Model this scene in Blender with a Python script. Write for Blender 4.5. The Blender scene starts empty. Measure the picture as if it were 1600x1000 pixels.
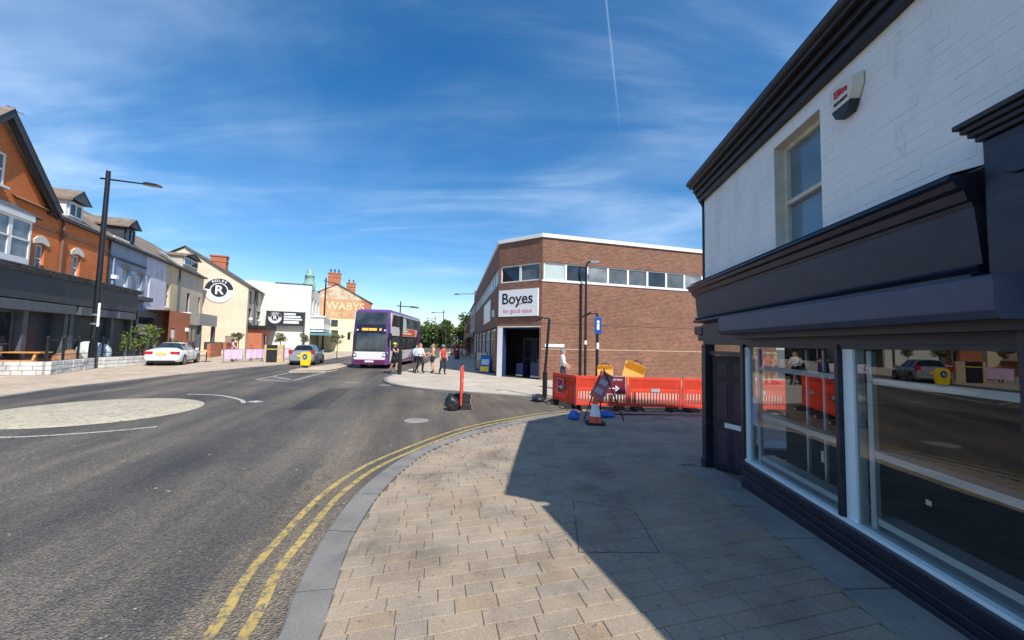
import bpy, bmesh, math, random
from mathutils import Vector, Matrix
random.seed(7)
R = math.radians
S = bpy.context.scene
COL = S.collection

# ------------------------------------------------------------------ camera
cam_d = bpy.data.cameras.new('camera'); cam = bpy.data.objects.new('camera', cam_d); COL.objects.link(cam)
cam_d.sensor_width = 36; cam_d.lens = 13.5; cam_d.clip_start = .05; cam_d.clip_end = 3000
PITCH = math.atan(36.5 / 600); ROLL = math.atan(.022)
cam.matrix_world = Matrix.Translation((0, 0, 1.95)) @ Matrix.Rotation(R(90) + PITCH, 4, 'X') @ Matrix.Rotation(ROLL, 4, 'Z')
S.camera = cam

# ------------------------------------------------------------------ sun, sky, exposure
SUN = Vector((.57, -.76, 1.08)).normalized()           # towards the sun
sun_d = bpy.data.lights.new('sun', 'SUN'); sun = bpy.data.objects.new('sun', sun_d); COL.objects.link(sun)
sun_d.energy = 3.7; sun_d.angle = R(.53); sun_d.color = (1, .95, .87)
sun.rotation_euler = SUN.to_track_quat('Z', 'Y').to_euler(); sun.location = (20, -20, 30)
w = bpy.data.worlds.new('World'); S.world = w; w.use_nodes = True
nt = w.node_tree; nt.nodes.clear()
def wn(t, **k):
    n = nt.nodes.new(t)
    for a, v in k.items(): setattr(n, a, v)
    return n
L_ = nt.links.new
out = wn('ShaderNodeOutputWorld'); bg = wn('ShaderNodeBackground'); bg.inputs['Strength'].default_value = .1
sky = wn('ShaderNodeTexSky', sky_type='NISHITA', sun_disc=False, sun_elevation=math.asin(SUN.z),
         sun_rotation=math.atan2(SUN.x, SUN.y), air_density=1.0, dust_density=.35, ozone_density=2.6, altitude=0)
tc = wn('ShaderNodeTexCoord'); sep = wn('ShaderNodeSeparateXYZ'); L_(tc.outputs['Generated'], sep.inputs[0])
def wmath(op, a, b=None, clamp=False):
    n = wn('ShaderNodeMath', operation=op, use_clamp=clamp)
    for i, v in enumerate((a, b)):
        if v is None: continue
        if isinstance(v, (int, float)): n.inputs[i].default_value = v
        else: L_(v, n.inputs[i])
    return n.outputs[0]
zc = wmath('ADD', wmath('MAXIMUM', sep.outputs[2], 0.0), .16)
px_, py_ = wmath('DIVIDE', sep.outputs[0], zc), wmath('DIVIDE', sep.outputs[1], zc)
cmb = wn('ShaderNodeCombineXYZ'); L_(px_, cmb.inputs[0]); L_(py_, cmb.inputs[1])
def wnoise(rot, sc, scale, detail, dist, rough=.6):
    m = wn('ShaderNodeMapping'); m.inputs['Rotation'].default_value = (0, 0, R(rot)); m.inputs['Scale'].default_value = sc
    L_(cmb.outputs[0], m.inputs[0])
    n = wn('ShaderNodeTexNoise'); L_(m.outputs[0], n.inputs['Vector'])
    n.inputs['Scale'].default_value = scale; n.inputs['Detail'].default_value = detail
    n.inputs['Distortion'].default_value = dist; n.inputs['Roughness'].default_value = rough
    return n.outputs['Fac']
def wramp(f, a, b):
    n = wn('ShaderNodeMapRange', interpolation_type='SMOOTHSTEP'); L_(f, n.inputs[0])
    n.inputs[1].default_value = a; n.inputs[2].default_value = b; return n.outputs[0]
streak = wramp(wnoise(32, (.5, 1.5, 1), 1.3, 8, .8, .55), .38, .78)
veil = wramp(wnoise(20, (.55, 1.0, 1), .7, 5, .5), .34, .64)
wisp = wramp(wnoise(-48, (.45, 2.2, 1), 2.0, 7, 1.5, .6), .50, .86)
cl = wmath('ADD', wmath('MULTIPLY', streak, wmath('ADD', wmath('MULTIPLY', veil, .75), .1)), wmath('MULTIPLY', wisp, wmath('MULTIPLY', veil, .35)))
cl = wmath('ADD', wmath('MULTIPLY', veil, .07), wmath('MULTIPLY', cl, .60))
# a vapour trail: a thin straight line high in the sky
va = wn('ShaderNodeVectorMath', operation='DOT_PRODUCT'); L_(tc.outputs['Generated'], va.inputs[0])
d1 = Vector((.2435, 1, .9095)).normalized(); d2 = Vector((.282, 1, .555)).normalized()
va.inputs[1].default_value = d1.cross(d2).normalized()
tr = wmath('SUBTRACT', 1.0, wmath('DIVIDE', wmath('ABSOLUTE', va.outputs['Value']), .0028), clamp=True)
tr = wmath('MULTIPLY', tr, wramp(sep.outputs[2], .46, .60))
tr = wmath('MULTIPLY', tr, wramp(sep.outputs[1], 0, .3))
cl = wmath('ADD', cl, wmath('MULTIPLY', tr, .2), clamp=True)
hs = wn('ShaderNodeHueSaturation'); hs.inputs['Saturation'].default_value = 1.37; hs.inputs['Value'].default_value = 1.06; L_(sky.outputs[0], hs.inputs['Color'])
mx = wn('ShaderNodeMix', data_type='RGBA'); L_(cl, mx.inputs[0]); L_(hs.outputs[0], mx.inputs[6]); mx.inputs[7].default_value = (5.2, 6.6, 8.3, 1)
L_(mx.outputs[2], bg.inputs[0]); L_(bg.outputs[0], out.inputs[0])
S.view_settings.view_transform = 'Standard'; S.view_settings.look = 'None'; S.view_settings.gamma = 1
S.view_settings.use_curve_mapping = False; S.view_settings.exposure = .66
S.cycles.max_bounces = 8; S.cycles.transparent_max_bounces = 12
S.cycles.sample_clamp_indirect = 6

# ------------------------------------------------------------------ materials
MATS = {}
def new_mat(name):
    m = bpy.data.materials.new(name); m.use_nodes = True; MATS[name] = m
    return m, m.node_tree, m.node_tree.nodes['Principled BSDF']
def nd(t, typ, **k):
    n = t.nodes.new(typ)
    for a, v in k.items(): setattr(n, a, v)
    return n
def noise(t, scale, detail=4, vec=None, rough=.55):
    n = nd(t, 'ShaderNodeTexNoise'); n.inputs['Scale'].default_value = scale; n.inputs['Detail'].default_value = detail
    n.inputs['Roughness'].default_value = rough
    if vec is None:
        vec = nd(t, 'ShaderNodeTexCoord').outputs['Object']
    t.links.new(vec, n.inputs['Vector']); return n.outputs['Fac']
def ramp(t, f, stops):
    n = nd(t, 'ShaderNodeValToRGB'); t.links.new(f, n.inputs[0]); e = n.color_ramp.elements
    while len(e) < len(stops): e.new(.5)
    for i, (p, c) in enumerate(stops):
        e[i].position = p; e[i].color = (*c, 1) if len(c) == 3 else c
    return n.outputs[0]
def mixc(t, f, a, b, mode='MIX'):
    n = nd(t, 'ShaderNodeMix', data_type='RGBA', blend_type=mode)
    for i, v in ((0, f), (6, a), (7, b)):
        if isinstance(v, (int, float)): n.inputs[i].default_value = v
        elif isinstance(v, tuple): n.inputs[i].default_value = (*v, 1)
        else: t.links.new(v, n.inputs[i])
    return n.outputs[2]
def bump(t, p, h, strength=.3, dist=.01):
    b = nd(t, 'ShaderNodeBump'); b.inputs['Strength'].default_value = strength; b.inputs['Distance'].default_value = dist
    t.links.new(h, b.inputs['Height']); t.links.new(b.outputs[0], p.inputs['Normal'])
def mat(name, col, rough=.6, var=.18, scale=3, metal=0, bmp=0, bs=80, spec=.5, coat=0, dirt=0, dust=0, streak=0):
    if name in MATS: return MATS[name]
    m, t, p = new_mat(name)
    f = noise(t, scale, 6)
    c = ramp(t, f, [(.3, tuple(x * (1 - var) for x in col)), (.7, tuple(min(1, x * (1 + var)) for x in col))])
    if dirt:
        g = ramp(t, noise(t, scale * .6, 8, None, .7), [(.45, (0, 0, 0)), (.75, (1, 1, 1))])
        mm = nd(t, 'ShaderNodeMath', operation='MULTIPLY'); t.links.new(g, mm.inputs[0]); mm.inputs[1].default_value = dirt
        c = mixc(t, mm.outputs[0], c, tuple(x * .35 for x in col))
    for amt, sc, lo, hi, tint in ((dust, (1.5, 1.5, 5), .5, .72, (.16, .16, .17)), (streak, (3.2, 3.2, .22), .48, .74, tuple(x * .42 for x in col))):
        if amt:
            mp = nd(t, 'ShaderNodeMapping'); mp.inputs['Scale'].default_value = sc; t.links.new(nd(t, 'ShaderNodeTexCoord').outputs['Object'], mp.inputs[0])
            g = ramp(t, noise(t, 2.2, 9, mp.outputs[0], .72), [(lo, (0, 0, 0)), (hi, (1, 1, 1))])
            mm = nd(t, 'ShaderNodeMath', operation='MULTIPLY'); t.links.new(g, mm.inputs[0]); mm.inputs[1].default_value = amt
            c = mixc(t, mm.outputs[0], c, tint)
    t.links.new(c, p.inputs['Base Color'])
    p.inputs['Roughness'].default_value = rough; p.inputs['Metallic'].default_value = metal
    p.inputs['Specular IOR Level'].default_value = spec; p.inputs['Coat Weight'].default_value = coat
    p.inputs['Coat Roughness'].default_value = .05
    if bmp: bump(t, p, noise(t, bs, 5), bmp)
    return m
def brick_mat(name, c1, c2, mortar, sx=1.0, wash=None, bw=.225, rh=.075):
    m, t, p = new_mat(name)
    o = nd(t, 'ShaderNodeTexCoord').outputs['Object']
    s = nd(t, 'ShaderNodeSeparateXYZ'); t.links.new(o, s.inputs[0])
    a = nd(t, 'ShaderNodeMath', operation='ADD'); t.links.new(s.outputs[0], a.inputs[0]); t.links.new(s.outputs[1], a.inputs[1])
    c = nd(t, 'ShaderNodeCombineXYZ'); t.links.new(a.outputs[0], c.inputs[0]); t.links.new(s.outputs[2], c.inputs[1])
    b = nd(t, 'ShaderNodeTexBrick'); t.links.new(c.outputs[0], b.inputs['Vector'])
    b.inputs['Scale'].default_value = 1; b.inputs['Brick Width'].default_value = bw; b.inputs['Row Height'].default_value = rh
    b.inputs['Mortar Size'].default_value = .007; b.inputs['Mortar Smooth'].default_value = .2; b.inputs['Bias'].default_value = 0
    b.inputs['Color1'].default_value = (*c1, 1); b.inputs['Color2'].default_value = (*c2, 1); b.inputs['Mortar'].default_value = (*mortar, 1)
    f = ramp(t, noise(t, .5, 6), [(.3, (.85, .84, .83)), (.7, (1.1, 1.1, 1.1))])
    col = mixc(t, 1.0, b.outputs['Color'], f, 'MULTIPLY')
    if wash:
        g = ramp(t, noise(t, 1.3, 8, None, .7), [(.42, (0, 0, 0)), (.6, (1, 1, 1))]); col = mixc(t, g, col, wash)
    t.links.new(col, p.inputs['Base Color']); p.inputs['Roughness'].default_value = .85
    bump(t, p, b.outputs['Fac'], -.5, .008)
    return m
def glass_dark(name, col=(.02, .026, .032), rough=.03, var=.5):
    m, t, p = new_mat(name)
    c = ramp(t, noise(t, 1.2, 2), [(.35, tuple(x * (1 - var) for x in col)), (.7, tuple(x * (1 + var) for x in col))])
    t.links.new(c, p.inputs['Base Color']); p.inputs['Roughness'].default_value = rough; p.inputs['Specular IOR Level'].default_value = .7
    return m
def island_random(t):
    return nd(t, 'ShaderNodeNewGeometry').outputs['Random Per Island']
def object_random(t):
    return nd(t, 'ShaderNodeObjectInfo').outputs['Random']
def paver_mat(name, rnd, stops, speck=.25, grime=.5, dark=1.0):
    m, t, p = new_mat(name)
    mean = [sum(c[i] for _, c in stops) / len(stops) for i in range(3)]; base = ramp(t, rnd(t), [(a, tuple((x * .62 + mean[i] * .38) * dark for i, x in enumerate(c))) for a, c in stops])
    pos = nd(t, 'ShaderNodeNewGeometry').outputs['Position']
    sp = ramp(t, noise(t, 170, 3, pos, .7), [(.35, (1 - speck,) * 3), (.65, (1 + speck,) * 3)])
    c = mixc(t, 1.0, base, sp, 'MULTIPLY')
    g = ramp(t, noise(t, 1.3, 8, pos, .68), [(.32, (.55, .55, .57)), (.5, (.92, .91, .90)), (.68, (1.12, 1.09, 1.05))])
    c = mixc(t, grime, c, mixc(t, 1.0, c, g, 'MULTIPLY'))
    sg = ramp(t, noise(t, 15, 2, pos), [(.685, (0, 0, 0)), (.71, (1, 1, 1))])      # trodden-in gum and spots
    c = mixc(t, sg, c, mixc(t, .55, c, (.09, .085, .08)))
    t.links.new(c, p.inputs['Base Color']); p.inputs['Roughness'].default_value = .88
    bump(t, p, noise(t, 130, 4, pos, .7), .35, .004)
    return m
PAVE_STOPS = [(0, (.44, .34, .235)), (.2, (.48, .375, .265)), (.4, (.45, .375, .285)), (.55, (.49, .395, .285)), (.68, (.415, .36, .295)), (.8, (.46, .335, .215)), (.92, (.38, .315, .25)), (1, (.50, .405, .295))]
for n_, r_ in (('paver', object_random), ('paver_mass', island_random)): paver_mat(n_, r_, PAVE_STOPS, .42, 1.0, .74)
paver_mat('kerb_stone', object_random, [(0, (.185, .177, .163)), (.5, (.255, .242, .22)), (1, (.215, .205, .19))], .48, 1.0)
paver_mat('slab', object_random, [(0, (.24, .222, .198)), (.5, (.33, .305, .27)), (1, (.28, .258, .23))], .35, 1.0)
paver_mat('stone_white', object_random, [(0, (.62, .62, .60)), (.5, (.74, .74, .72)), (1, (.68, .67, .63))], .15, .9)

def asphalt(name='asphalt', tint=(1, 1, 1)):
    m, t, p = new_mat(name)
    pos = nd(t, 'ShaderNodeNewGeometry').outputs['Position']
    rt = nd(t, 'ShaderNodeMapping'); rt.inputs['Rotation'].default_value = (0, 0, R(-14)); t.links.new(pos, rt.inputs[0])
    mp = nd(t, 'ShaderNodeMapping'); mp.inputs['Scale'].default_value = (1.15, .13, 1); t.links.new(rt.outputs[0], mp.inputs[0])
    tracks = ramp(t, noise(t, .7, 6, mp.outputs[0], .6), [(.36, (.058, .058, .063)), (.50, (.096, .092, .087)), (.64, (.155, .142, .124))])
    patch = ramp(t, noise(t, .35, 6, pos), [(.35, (.78, .78, .80)), (.68, (1.25, 1.21, 1.13))])
    c = mixc(t, 1.0, tracks, patch, 'MULTIPLY')
    v = nd(t, 'ShaderNodeTexVoronoi'); v.inputs['Scale'].default_value = 58; t.links.new(pos, v.inputs['Vector'])
    agg = ramp(t, v.outputs['Color'], [(.15, (.55, .55, .57)), (.6, (1.0, .98, .95)), (.95, (1.7, 1.62, 1.5))])
    c = mixc(t, .85, c, mixc(t, 1.0, c, agg, 'MULTIPLY'))
    crk = nd(t, 'ShaderNodeTexVoronoi', feature='DISTANCE_TO_EDGE'); crk.inputs['Scale'].default_value = .32; mq = nd(t, 'ShaderNodeVectorMath', operation='ADD'); nz = nd(t, 'ShaderNodeTexNoise'); nz.inputs['Scale'].default_value = 1.8; nz.inputs['Detail'].default_value = 6; t.links.new(pos, nz.inputs['Vector']); t.links.new(pos, mq.inputs[0]); t.links.new(nz.outputs['Color'], mq.inputs[1]); t.links.new(mq.outputs[0], crk.inputs['Vector'])
    c = mixc(t, ramp(t, crk.outputs['Distance'], [(.0, (.5, .5, .5)), (.006, (0, 0, 0))]), c, (.035, .034, .033))
    fl = ramp(t, noise(t, 9, 1, pos), [(.775, (0, 0, 0)), (.785, (1, 1, 1))])
    c = mixc(t, fl, c, (.33, .32, .30))
    c = mixc(t, 1.0, c, tint, 'MULTIPLY')
    t.links.new(c, p.inputs['Base Color']); p.inputs['Roughness'].default_value = .8
    hsum = nd(t, 'ShaderNodeMath', operation='ADD'); t.links.new(v.outputs['Distance'], hsum.inputs[0]); t.links.new(noise(t, 22, 4, pos), hsum.inputs[1])
    bump(t, p, hsum.outputs[0], 1.0, .02)
    return m
asphalt('asphalt', (1.26, 1.21, 1.13)); asphalt('asphalt_side', (1.5, 1.36, 1.17)); asphalt('asphalt_patch', (.72, .71, .70))
def paint(name, col, thr=.62):
    m, t, p = new_mat(name)
    pos = nd(t, 'ShaderNodeNewGeometry').outputs['Position']
    wear = ramp(t, noise(t, 11, 10, pos, .8), [(thr - .10, (0, 0, 0)), (thr + .03, (1, 1, 1))])
    tone = ramp(t, noise(t, 2.2, 5, pos), [(.3, tuple(x * .78 for x in col)), (.7, col)])
    c = mixc(t, wear, tone, (.11, .105, .098)); t.links.new(c, p.inputs['Base Color']); p.inputs['Roughness'].default_value = .7
    bump(t, p, noise(t, 60, 4, pos), .3, .004)
paint('paint_yellow', (.50, .36, .105), .57); paint('paint_white', (.55, .53, .46), .58); paint('paint_cream', (.53, .465, .335), .61)
def sheet_pave(name, c1, c2, mortar, bw, rh, rot):
    m, t, p = new_mat(name)
    pos = nd(t, 'ShaderNodeNewGeometry').outputs['Position']
    mp = nd(t, 'ShaderNodeMapping'); mp.inputs['Rotation'].default_value = (0, 0, R(rot)); t.links.new(pos, mp.inputs[0])
    b = nd(t, 'ShaderNodeTexBrick'); t.links.new(mp.outputs[0], b.inputs['Vector']); b.inputs['Scale'].default_value = 1
    b.inputs['Brick Width'].default_value = bw; b.inputs['Row Height'].default_value = rh; b.inputs['Mortar Size'].default_value = .006
    for k, v in (('Color1', c1), ('Color2', c2), ('Mortar', mortar)): b.inputs[k].default_value = (*v, 1)
    f = ramp(t, noise(t, .7, 7, pos), [(.3, (.8, .79, .78)), (.7, (1.1, 1.1, 1.1))])
    t.links.new(mixc(t, 1.0, b.outputs['Color'], f, 'MULTIPLY'), p.inputs['Base Color']); p.inputs['Roughness'].default_value = .88
sheet_pave('pave_far', (.47, .37, .27), (.55, .45, .34), (.30, .25, .2), .4, .16, 20)
sheet_pave('pave_boyes', (.47, .40, .31), (.54, .47, .38), (.32, .28, .23), .4, .2, 12)

brick_mat('brick_orange', (.62, .145, .026), (.74, .20, .042), (.50, .22, .11))
brick_mat('brick_brown', (.120, .044, .027), (.235, .094, .052), (.33, .225, .16))
brick_mat('brick_dark', (.15, .068, .045), (.21, .095, .06), (.26, .19, .14))
brick_mat('brick_red', (.42, .11, .045), (.50, .15, .06), (.40, .24, .16))
brick_mat('brick_ghost', (.50, .25, .11), (.58, .30, .14), (.48, .30, .17), wash=(.56, .36, .2))
brick_mat('brick_ghost_top', (.66, .55, .40), (.74, .64, .50), (.60, .5, .38), wash=(.50, .27, .14))
mat('render_cream', (.74, .62, .46), .85, .07, .8, streak=.35, dirt=.12); mat('render_beige', (.50, .44, .36), .85, .08, .8, streak=.35, dirt=.12)
mat('render_yellow', (.60, .49, .31), .85, .1, .8, streak=.35, dirt=.12); mat('render_lilac', (.56, .58, .68), .85, .08, .8, streak=.35, dirt=.12)
mat('render_blue', (.29, .36, .46), .85, .12, 1.0, streak=.35, dirt=.12); mat('render_white', (.72, .71, .64), .85, .06, .6, dirt=.15, streak=.3)
mat('render_ghost_base', (.80, .70, .46), .85, .1, .7, dirt=.2)
mat('trim_white', (.78, .78, .76), .5, .06); mat('trim_cream', (.70, .66, .55), .55, .1)
mat('frame_weathered', (.60, .56, .47), .6, .15, 6, dirt=.25)
mat('roof_tile', (.20, .155, .115), .85, .3, 2.5, bmp=.4, bs=14); mat('roof_slate', (.10, .095, .095), .7, .3, 3, bmp=.3, bs=14)
mat('charcoal', (.040, .043, .052), .55, .2); mat('charcoal_light', (.085, .095, .11), .55, .2)
mat('black_paint', (.012, .012, .015), .4, .3); mat('black_rubber', (.018, .018, .019), .8, .3, 9)
mat('navy_paint', (.011, .013, .028), .38, .25, 5, bmp=.14, bs=25, dust=.16); mat('navy_panel', (.024, .024, .042), .48, .14, 4, bmp=.10, bs=30, dust=.10)
mat('navy_metal', (.046, .056, .105), .42, .12, 4, bmp=.05, bs=12, dust=.12); mat('gutter_paint', (.014, .012, .014), .45, .4, 9, bmp=.3, bs=20, dust=.12)
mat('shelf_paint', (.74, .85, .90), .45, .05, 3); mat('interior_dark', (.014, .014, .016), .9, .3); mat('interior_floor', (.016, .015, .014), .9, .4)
mat('orange_plastic', (.80, .070, .032), .5, .15, 2, dirt=.25); mat('amber_plastic', (.72, .30, .02), .5, .15, 3)
mat('red_plastic', (.62, .028, .03), .5, .12, 2); mat('sign_maroon', (.20, .018, .035), .45, .1); mat('sign_faded', (.46, .12, .14), .6, .12)
mat('reflective_grey', (.42, .42, .43), .4, .15, 6); mat('white_plastic', (.82, .82, .82), .45, .05)
mat('blue_sign', (.015, .09, .36), .45, .1); mat('blue_bag', (.02, .14, .50), .55, .3, 12, bmp=.6, bs=18); mat('black_bag', (.02, .021, .024), .38, .3, 9, bmp=.9, bs=14)
mat('cone_orange', (.80, .10, .02), .5, .2, 6, dirt=.3); mat('wood_orange', (.62, .27, .07), .65, .25, 5); mat('wood_tan', (.50, .38, .23), .7, .2, 6)
mat('yellow_plastic', (.86, .62, .01), .45, .08); mat('pink_cloth', (.72, .52, .70), .8, .12, 4); mat('pillar_red', (.38, .012, .018), .4, .15)
mat('car_white', (.80, .81, .82), .25, .02, coat=.6); mat('car_silver', (.42, .44, .47), .3, .03, metal=.6, coat=.6)
mat('lamp_red', (.45, .012, .015), .25, .2); mat('plate_yellow', (.80, .62, .06), .5, .05); mat('alloy', (.50, .51, .53), .3, .1, metal=.8)
mat('bus_purple', (.125, .045, .185), .3, .04, coat=.5); mat('bus_plum', (.12, .010, .085), .3, .05, coat=.5); mat('bus_white', (.74, .71, .72), .3, .03, coat=.5)
mat('bus_lilac', (.46, .34, .54), .3, .04, coat=.5); mat('bus_mask', (.012, .012, .018), .15, .2, coat=.5); mat('advert_orange', (.72, .13, .03), .45, .15)
mat('copper_green', (.22, .38, .34), .7, .25, 3); mat('teal_paint', (.10, .24, .25), .5, .15); mat('terracotta', (.42, .15, .07), .8, .2, 6)
mat('steel_grey', (.30, .31, .32), .45, .15, metal=.5); mat('lens', (.55, .5, .42), .3, .1)
mat('bark', (.10, .075, .05), .9, .3, 8, bmp=.6, bs=20); mat('letter_dark', (.02, .022, .03), .5, .05); mat('letter_red', (.62, .03, .06), .5, .05)
mat('letter_pink', (.62, .16, .26), .5, .05); mat('ghost_letter', (.74, .58, .36), .85, .15, 3, streak=.25, dirt=.15)
mat('skin', (.56, .31, .21), .55, .08); mat('shop_blue', (.02, .04, .12), .5, .2); mat('board_brown', (.28, .15, .08), .7, .2)
for n_, c_ in dict(cloth_black=(.015, .015, .018), cloth_white=(.72, .70, .70), cloth_navy=(.03, .035, .06), cloth_red=(.42, .05, .05), cloth_tan=(.60, .36, .22),
                   cloth_blue=(.40, .52, .66), cloth_pink=(.70, .38, .42), cloth_grey=(.22, .22, .24), hair_dark=(.025, .016, .012), hair_fair=(.30, .19, .09),
                   cap_lime=(.62, .70, .03), shoe=(.03, .03, .032)).items(): mat(n_, c_, .8, .15, 9)
glass_dark('glass'); glass_dark('glass_curtain', (.22, .23, .24), .08, .4); glass_dark('glass_blind', (.46, .53, .50), .2, .05); glass_dark('glass_grey', (.10, .11, .115), .1, .3)
glass_dark('glass_bus', (.05, .058, .066), .05, .5)
def leaf_mat(name, a, b):
    m, t, p = new_mat(name); t.links.new(ramp(t, island_random(t), [(0, a), (1, b)]), p.inputs['Base Color']); p.inputs['Roughness'].default_value = .6
    p.inputs['Specular IOR Level'].default_value = .25
leaf_mat('leaf_tree', (.035, .065, .016), (.115, .15, .035)); leaf_mat('leaf_shrub', (.07, .12, .02), (.19, .24, .05)); leaf_mat('leaf_olive', (.10, .12, .05), (.2, .2, .1))
def emit_mat(name, col, s):
    m, t, p = new_mat(name); p.inputs['Base Color'].default_value = (*col, 1); p.inputs['Emission Color'].default_value = (*col, 1); p.inputs['Emission Strength'].default_value = s
emit_mat('led_orange', (.9, .30, .03), .9)
def window_glass():
    m, t, p = new_mat('window_glass'); t.nodes.remove(p); o = t.nodes['Material Output']
    tr = nd(t, 'ShaderNodeBsdfTransparent'); tr.inputs[0].default_value = (.93, .96, .96, 1); g = nd(t, 'ShaderNodeBsdfGlossy'); g.inputs['Roughness'].default_value = .004
    f = nd(t, 'ShaderNodeFresnel'); f.inputs[0].default_value = 1.52
    k = nd(t, 'ShaderNodeMath', operation='MULTIPLY_ADD', use_clamp=True); t.links.new(f.outputs[0], k.inputs[0]); k.inputs[1].default_value = 2.3; k.inputs[2].default_value = .0
    mxs = nd(t, 'ShaderNodeMixShader'); t.links.new(k.outputs[0], mxs.inputs[0]); t.links.new(tr.outputs[0], mxs.inputs[1]); t.links.new(g.outputs[0], mxs.inputs[2])
    t.links.new(mxs.outputs[0], o.inputs[0])
window_glass()
def painted_brick():
    m, t, p = new_mat('painted_brick')
    pos = nd(t, 'ShaderNodeNewGeometry').outputs['Position']
    mp = nd(t, 'ShaderNodeMapping'); mp.inputs['Scale'].default_value = (1, 1, .35); t.links.new(pos, mp.inputs[0])
    c = ramp(t, noise(t, 1.6, 8, mp.outputs[0], .65), [(.30, (.66, .65, .64)), (.52, (.83, .825, .815)), (.75, (.87, .865, .85))])
    st = ramp(t, noise(t, 5, 9, mp.outputs[0], .75), [(.60, (0, 0, 0)), (.80, (1, 1, 1))])
    c = mixc(t, st, c, (.50, .48, .46)); t.links.new(c, p.inputs['Base Color']); p.inputs['Roughness'].default_value = .62
    bump(t, p, noise(t, 45, 6, pos, .7), .5, .006)
painted_brick()

# ------------------------------------------------------------------ mesh helpers
class MB:
    def __init__(s): s.v = []; s.f = []; s.m = []; s.smooth = []
    def add(s, vs, fs, m=0, sm=False):
        b = len(s.v); s.v += [tuple(v) for v in vs]
        for f in fs: s.f.append(tuple(b + i for i in f)); s.m.append(m); s.smooth.append(sm)
        return s
    def quad(s, a, b, c, d, m=0): return s.add([a, b, c, d], [(0, 1, 2, 3)], m)
    def box(s, x0, x1, y0, y1, z0, z1, m=0, M=None):
        vs = [(x, y, z) for x in (x0, x1) for y in (y0, y1) for z in (z0, z1)]
        if M: vs = [M @ Vector(v) for v in vs]
        return s.add(vs, [(0, 1, 3, 2), (4, 6, 7, 5), (0, 4, 5, 1), (2, 3, 7, 6), (0, 2, 6, 4), (1, 5, 7, 3)], m)
    def prism(s, poly, axis, a, b, m=0):          # poly of 2-D points extruded along an axis
        def P(p, k): return {'x': (k, p[0], p[1]), 'y': (p[0], k, p[1]), 'z': (p[0], p[1], k)}[axis]
        n = len(poly); vs = [P(p, a) for p in poly] + [P(p, b) for p in poly]
        return s.add(vs, [tuple(range(n)), tuple(range(2 * n - 1, n - 1, -1))] + [(i, (i + 1) % n, n + (i + 1) % n, n + i) for i in range(n)], m)
    def tube(s, p0, p1, r0, r1=None, n=10, m=0, caps=True):
        p0, p1 = Vector(p0), Vector(p1); r1 = r0 if r1 is None else r1
        q = (p1 - p0).to_track_quat('Z', 'Y'); vs = []
        for p, r in ((p0, r0), (p1, r1)):
            vs += [p + q @ Vector((r * math.cos(2 * math.pi * i / n), r * math.sin(2 * math.pi * i / n), 0)) for i in range(n)]
        s.add(vs, [(i, (i + 1) % n, n + (i + 1) % n, n + i) for i in range(n)], m, True)
        if caps: s.add(vs, [tuple(range(n - 1, -1, -1)), tuple(range(n, 2 * n))], m)
        return s
    def path(s, pts, r, n=8, m=0):
        for a, b in zip(pts, pts[1:]): s.tube(a, b, r, r, n, m)
        return s
    def lathe(s, prof, n=16, m=0, c=(0, 0, 0)):
        vs = [(c[0] + r * math.cos(2 * math.pi * i / n), c[1] + r * math.sin(2 * math.pi * i / n), c[2] + z) for r, z in prof for i in range(n)]
        return s.add(vs, [(k * n + i, k * n + (i + 1) % n, (k + 1) * n + (i + 1) % n, (k + 1) * n + i) for k in range(len(prof) - 1) for i in range(n)], m, True)
    def wall(s, x0, x1, z0, z1, ops=(), y=0, rev=.14, m=0):
        xs = sorted({x0, x1, *[o[0] for o in ops], *[o[1] for o in ops]}); zs = sorted({z0, z1, *[o[2] for o in ops], *[o[3] for o in ops]})
        for xa, xb in zip(xs, xs[1:]):
            for za, zb in zip(zs, zs[1:]):
                cx, cz = (xa + xb) / 2, (za + zb) / 2
                if not any(o[0] < cx < o[1] and o[2] < cz < o[3] for o in ops): s.quad((xa, y, za), (xb, y, za), (xb, y, zb), (xa, y, zb), m)
        for a, b, c, d in ops:
            e = y + rev
            s.quad((a, y, c), (a, y, d), (a, e, d), (a, e, c), m); s.quad((b, y, c), (b, e, c), (b, e, d), (b, y, d), m)
            s.quad((a, y, d), (b, y, d), (b, e, d), (a, e, d), m); s.quad((a, y, c), (a, e, c), (b, e, c), (b, y, c), m)
        return s
    def build(s, name, mats, parent=None, loc=None, rz=0, bevel=0, label=None):
        me = bpy.data.meshes.new(name); me.from_pydata(s.v, [], s.f)
        for k in ([mats] if isinstance(mats, str) else mats): me.materials.append(MATS[k])
        me.polygons.foreach_set('material_index', s.m); me.polygons.foreach_set('use_smooth', s.smooth); me.update()
        o = bpy.data.objects.new(name, me); COL.objects.link(o); o.parent = parent
        if loc: o.location = loc
        o.rotation_euler.z = rz
        if label: o['label'] = label
        if bevel:
            b = o.modifiers.new('bevel', 'BEVEL'); b.width = bevel; b.segments = 2; b.limit_method = 'ANGLE'
        return o
def tag(o, label, cat, group=None):
    o['label'] = label; o['category'] = cat
    if group: o['group'] = group
    return o
def thing(name, label, cat, loc=(0, 0, 0), rot=0, group=None):
    o = bpy.data.objects.new(name, None); COL.objects.link(o); o.location = loc; o.rotation_euler.z = R(rot); o.empty_display_size = .2
    return tag(o, label, cat, group)
def struct(o): o['kind'] = 'structure'; return o
def B(name, mats, parent, *boxes, bevel=0, label=None):
    m = MB()
    for b in boxes: m.box(*b)
    return m.build(name, mats, parent, bevel=bevel, label=label)
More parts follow.
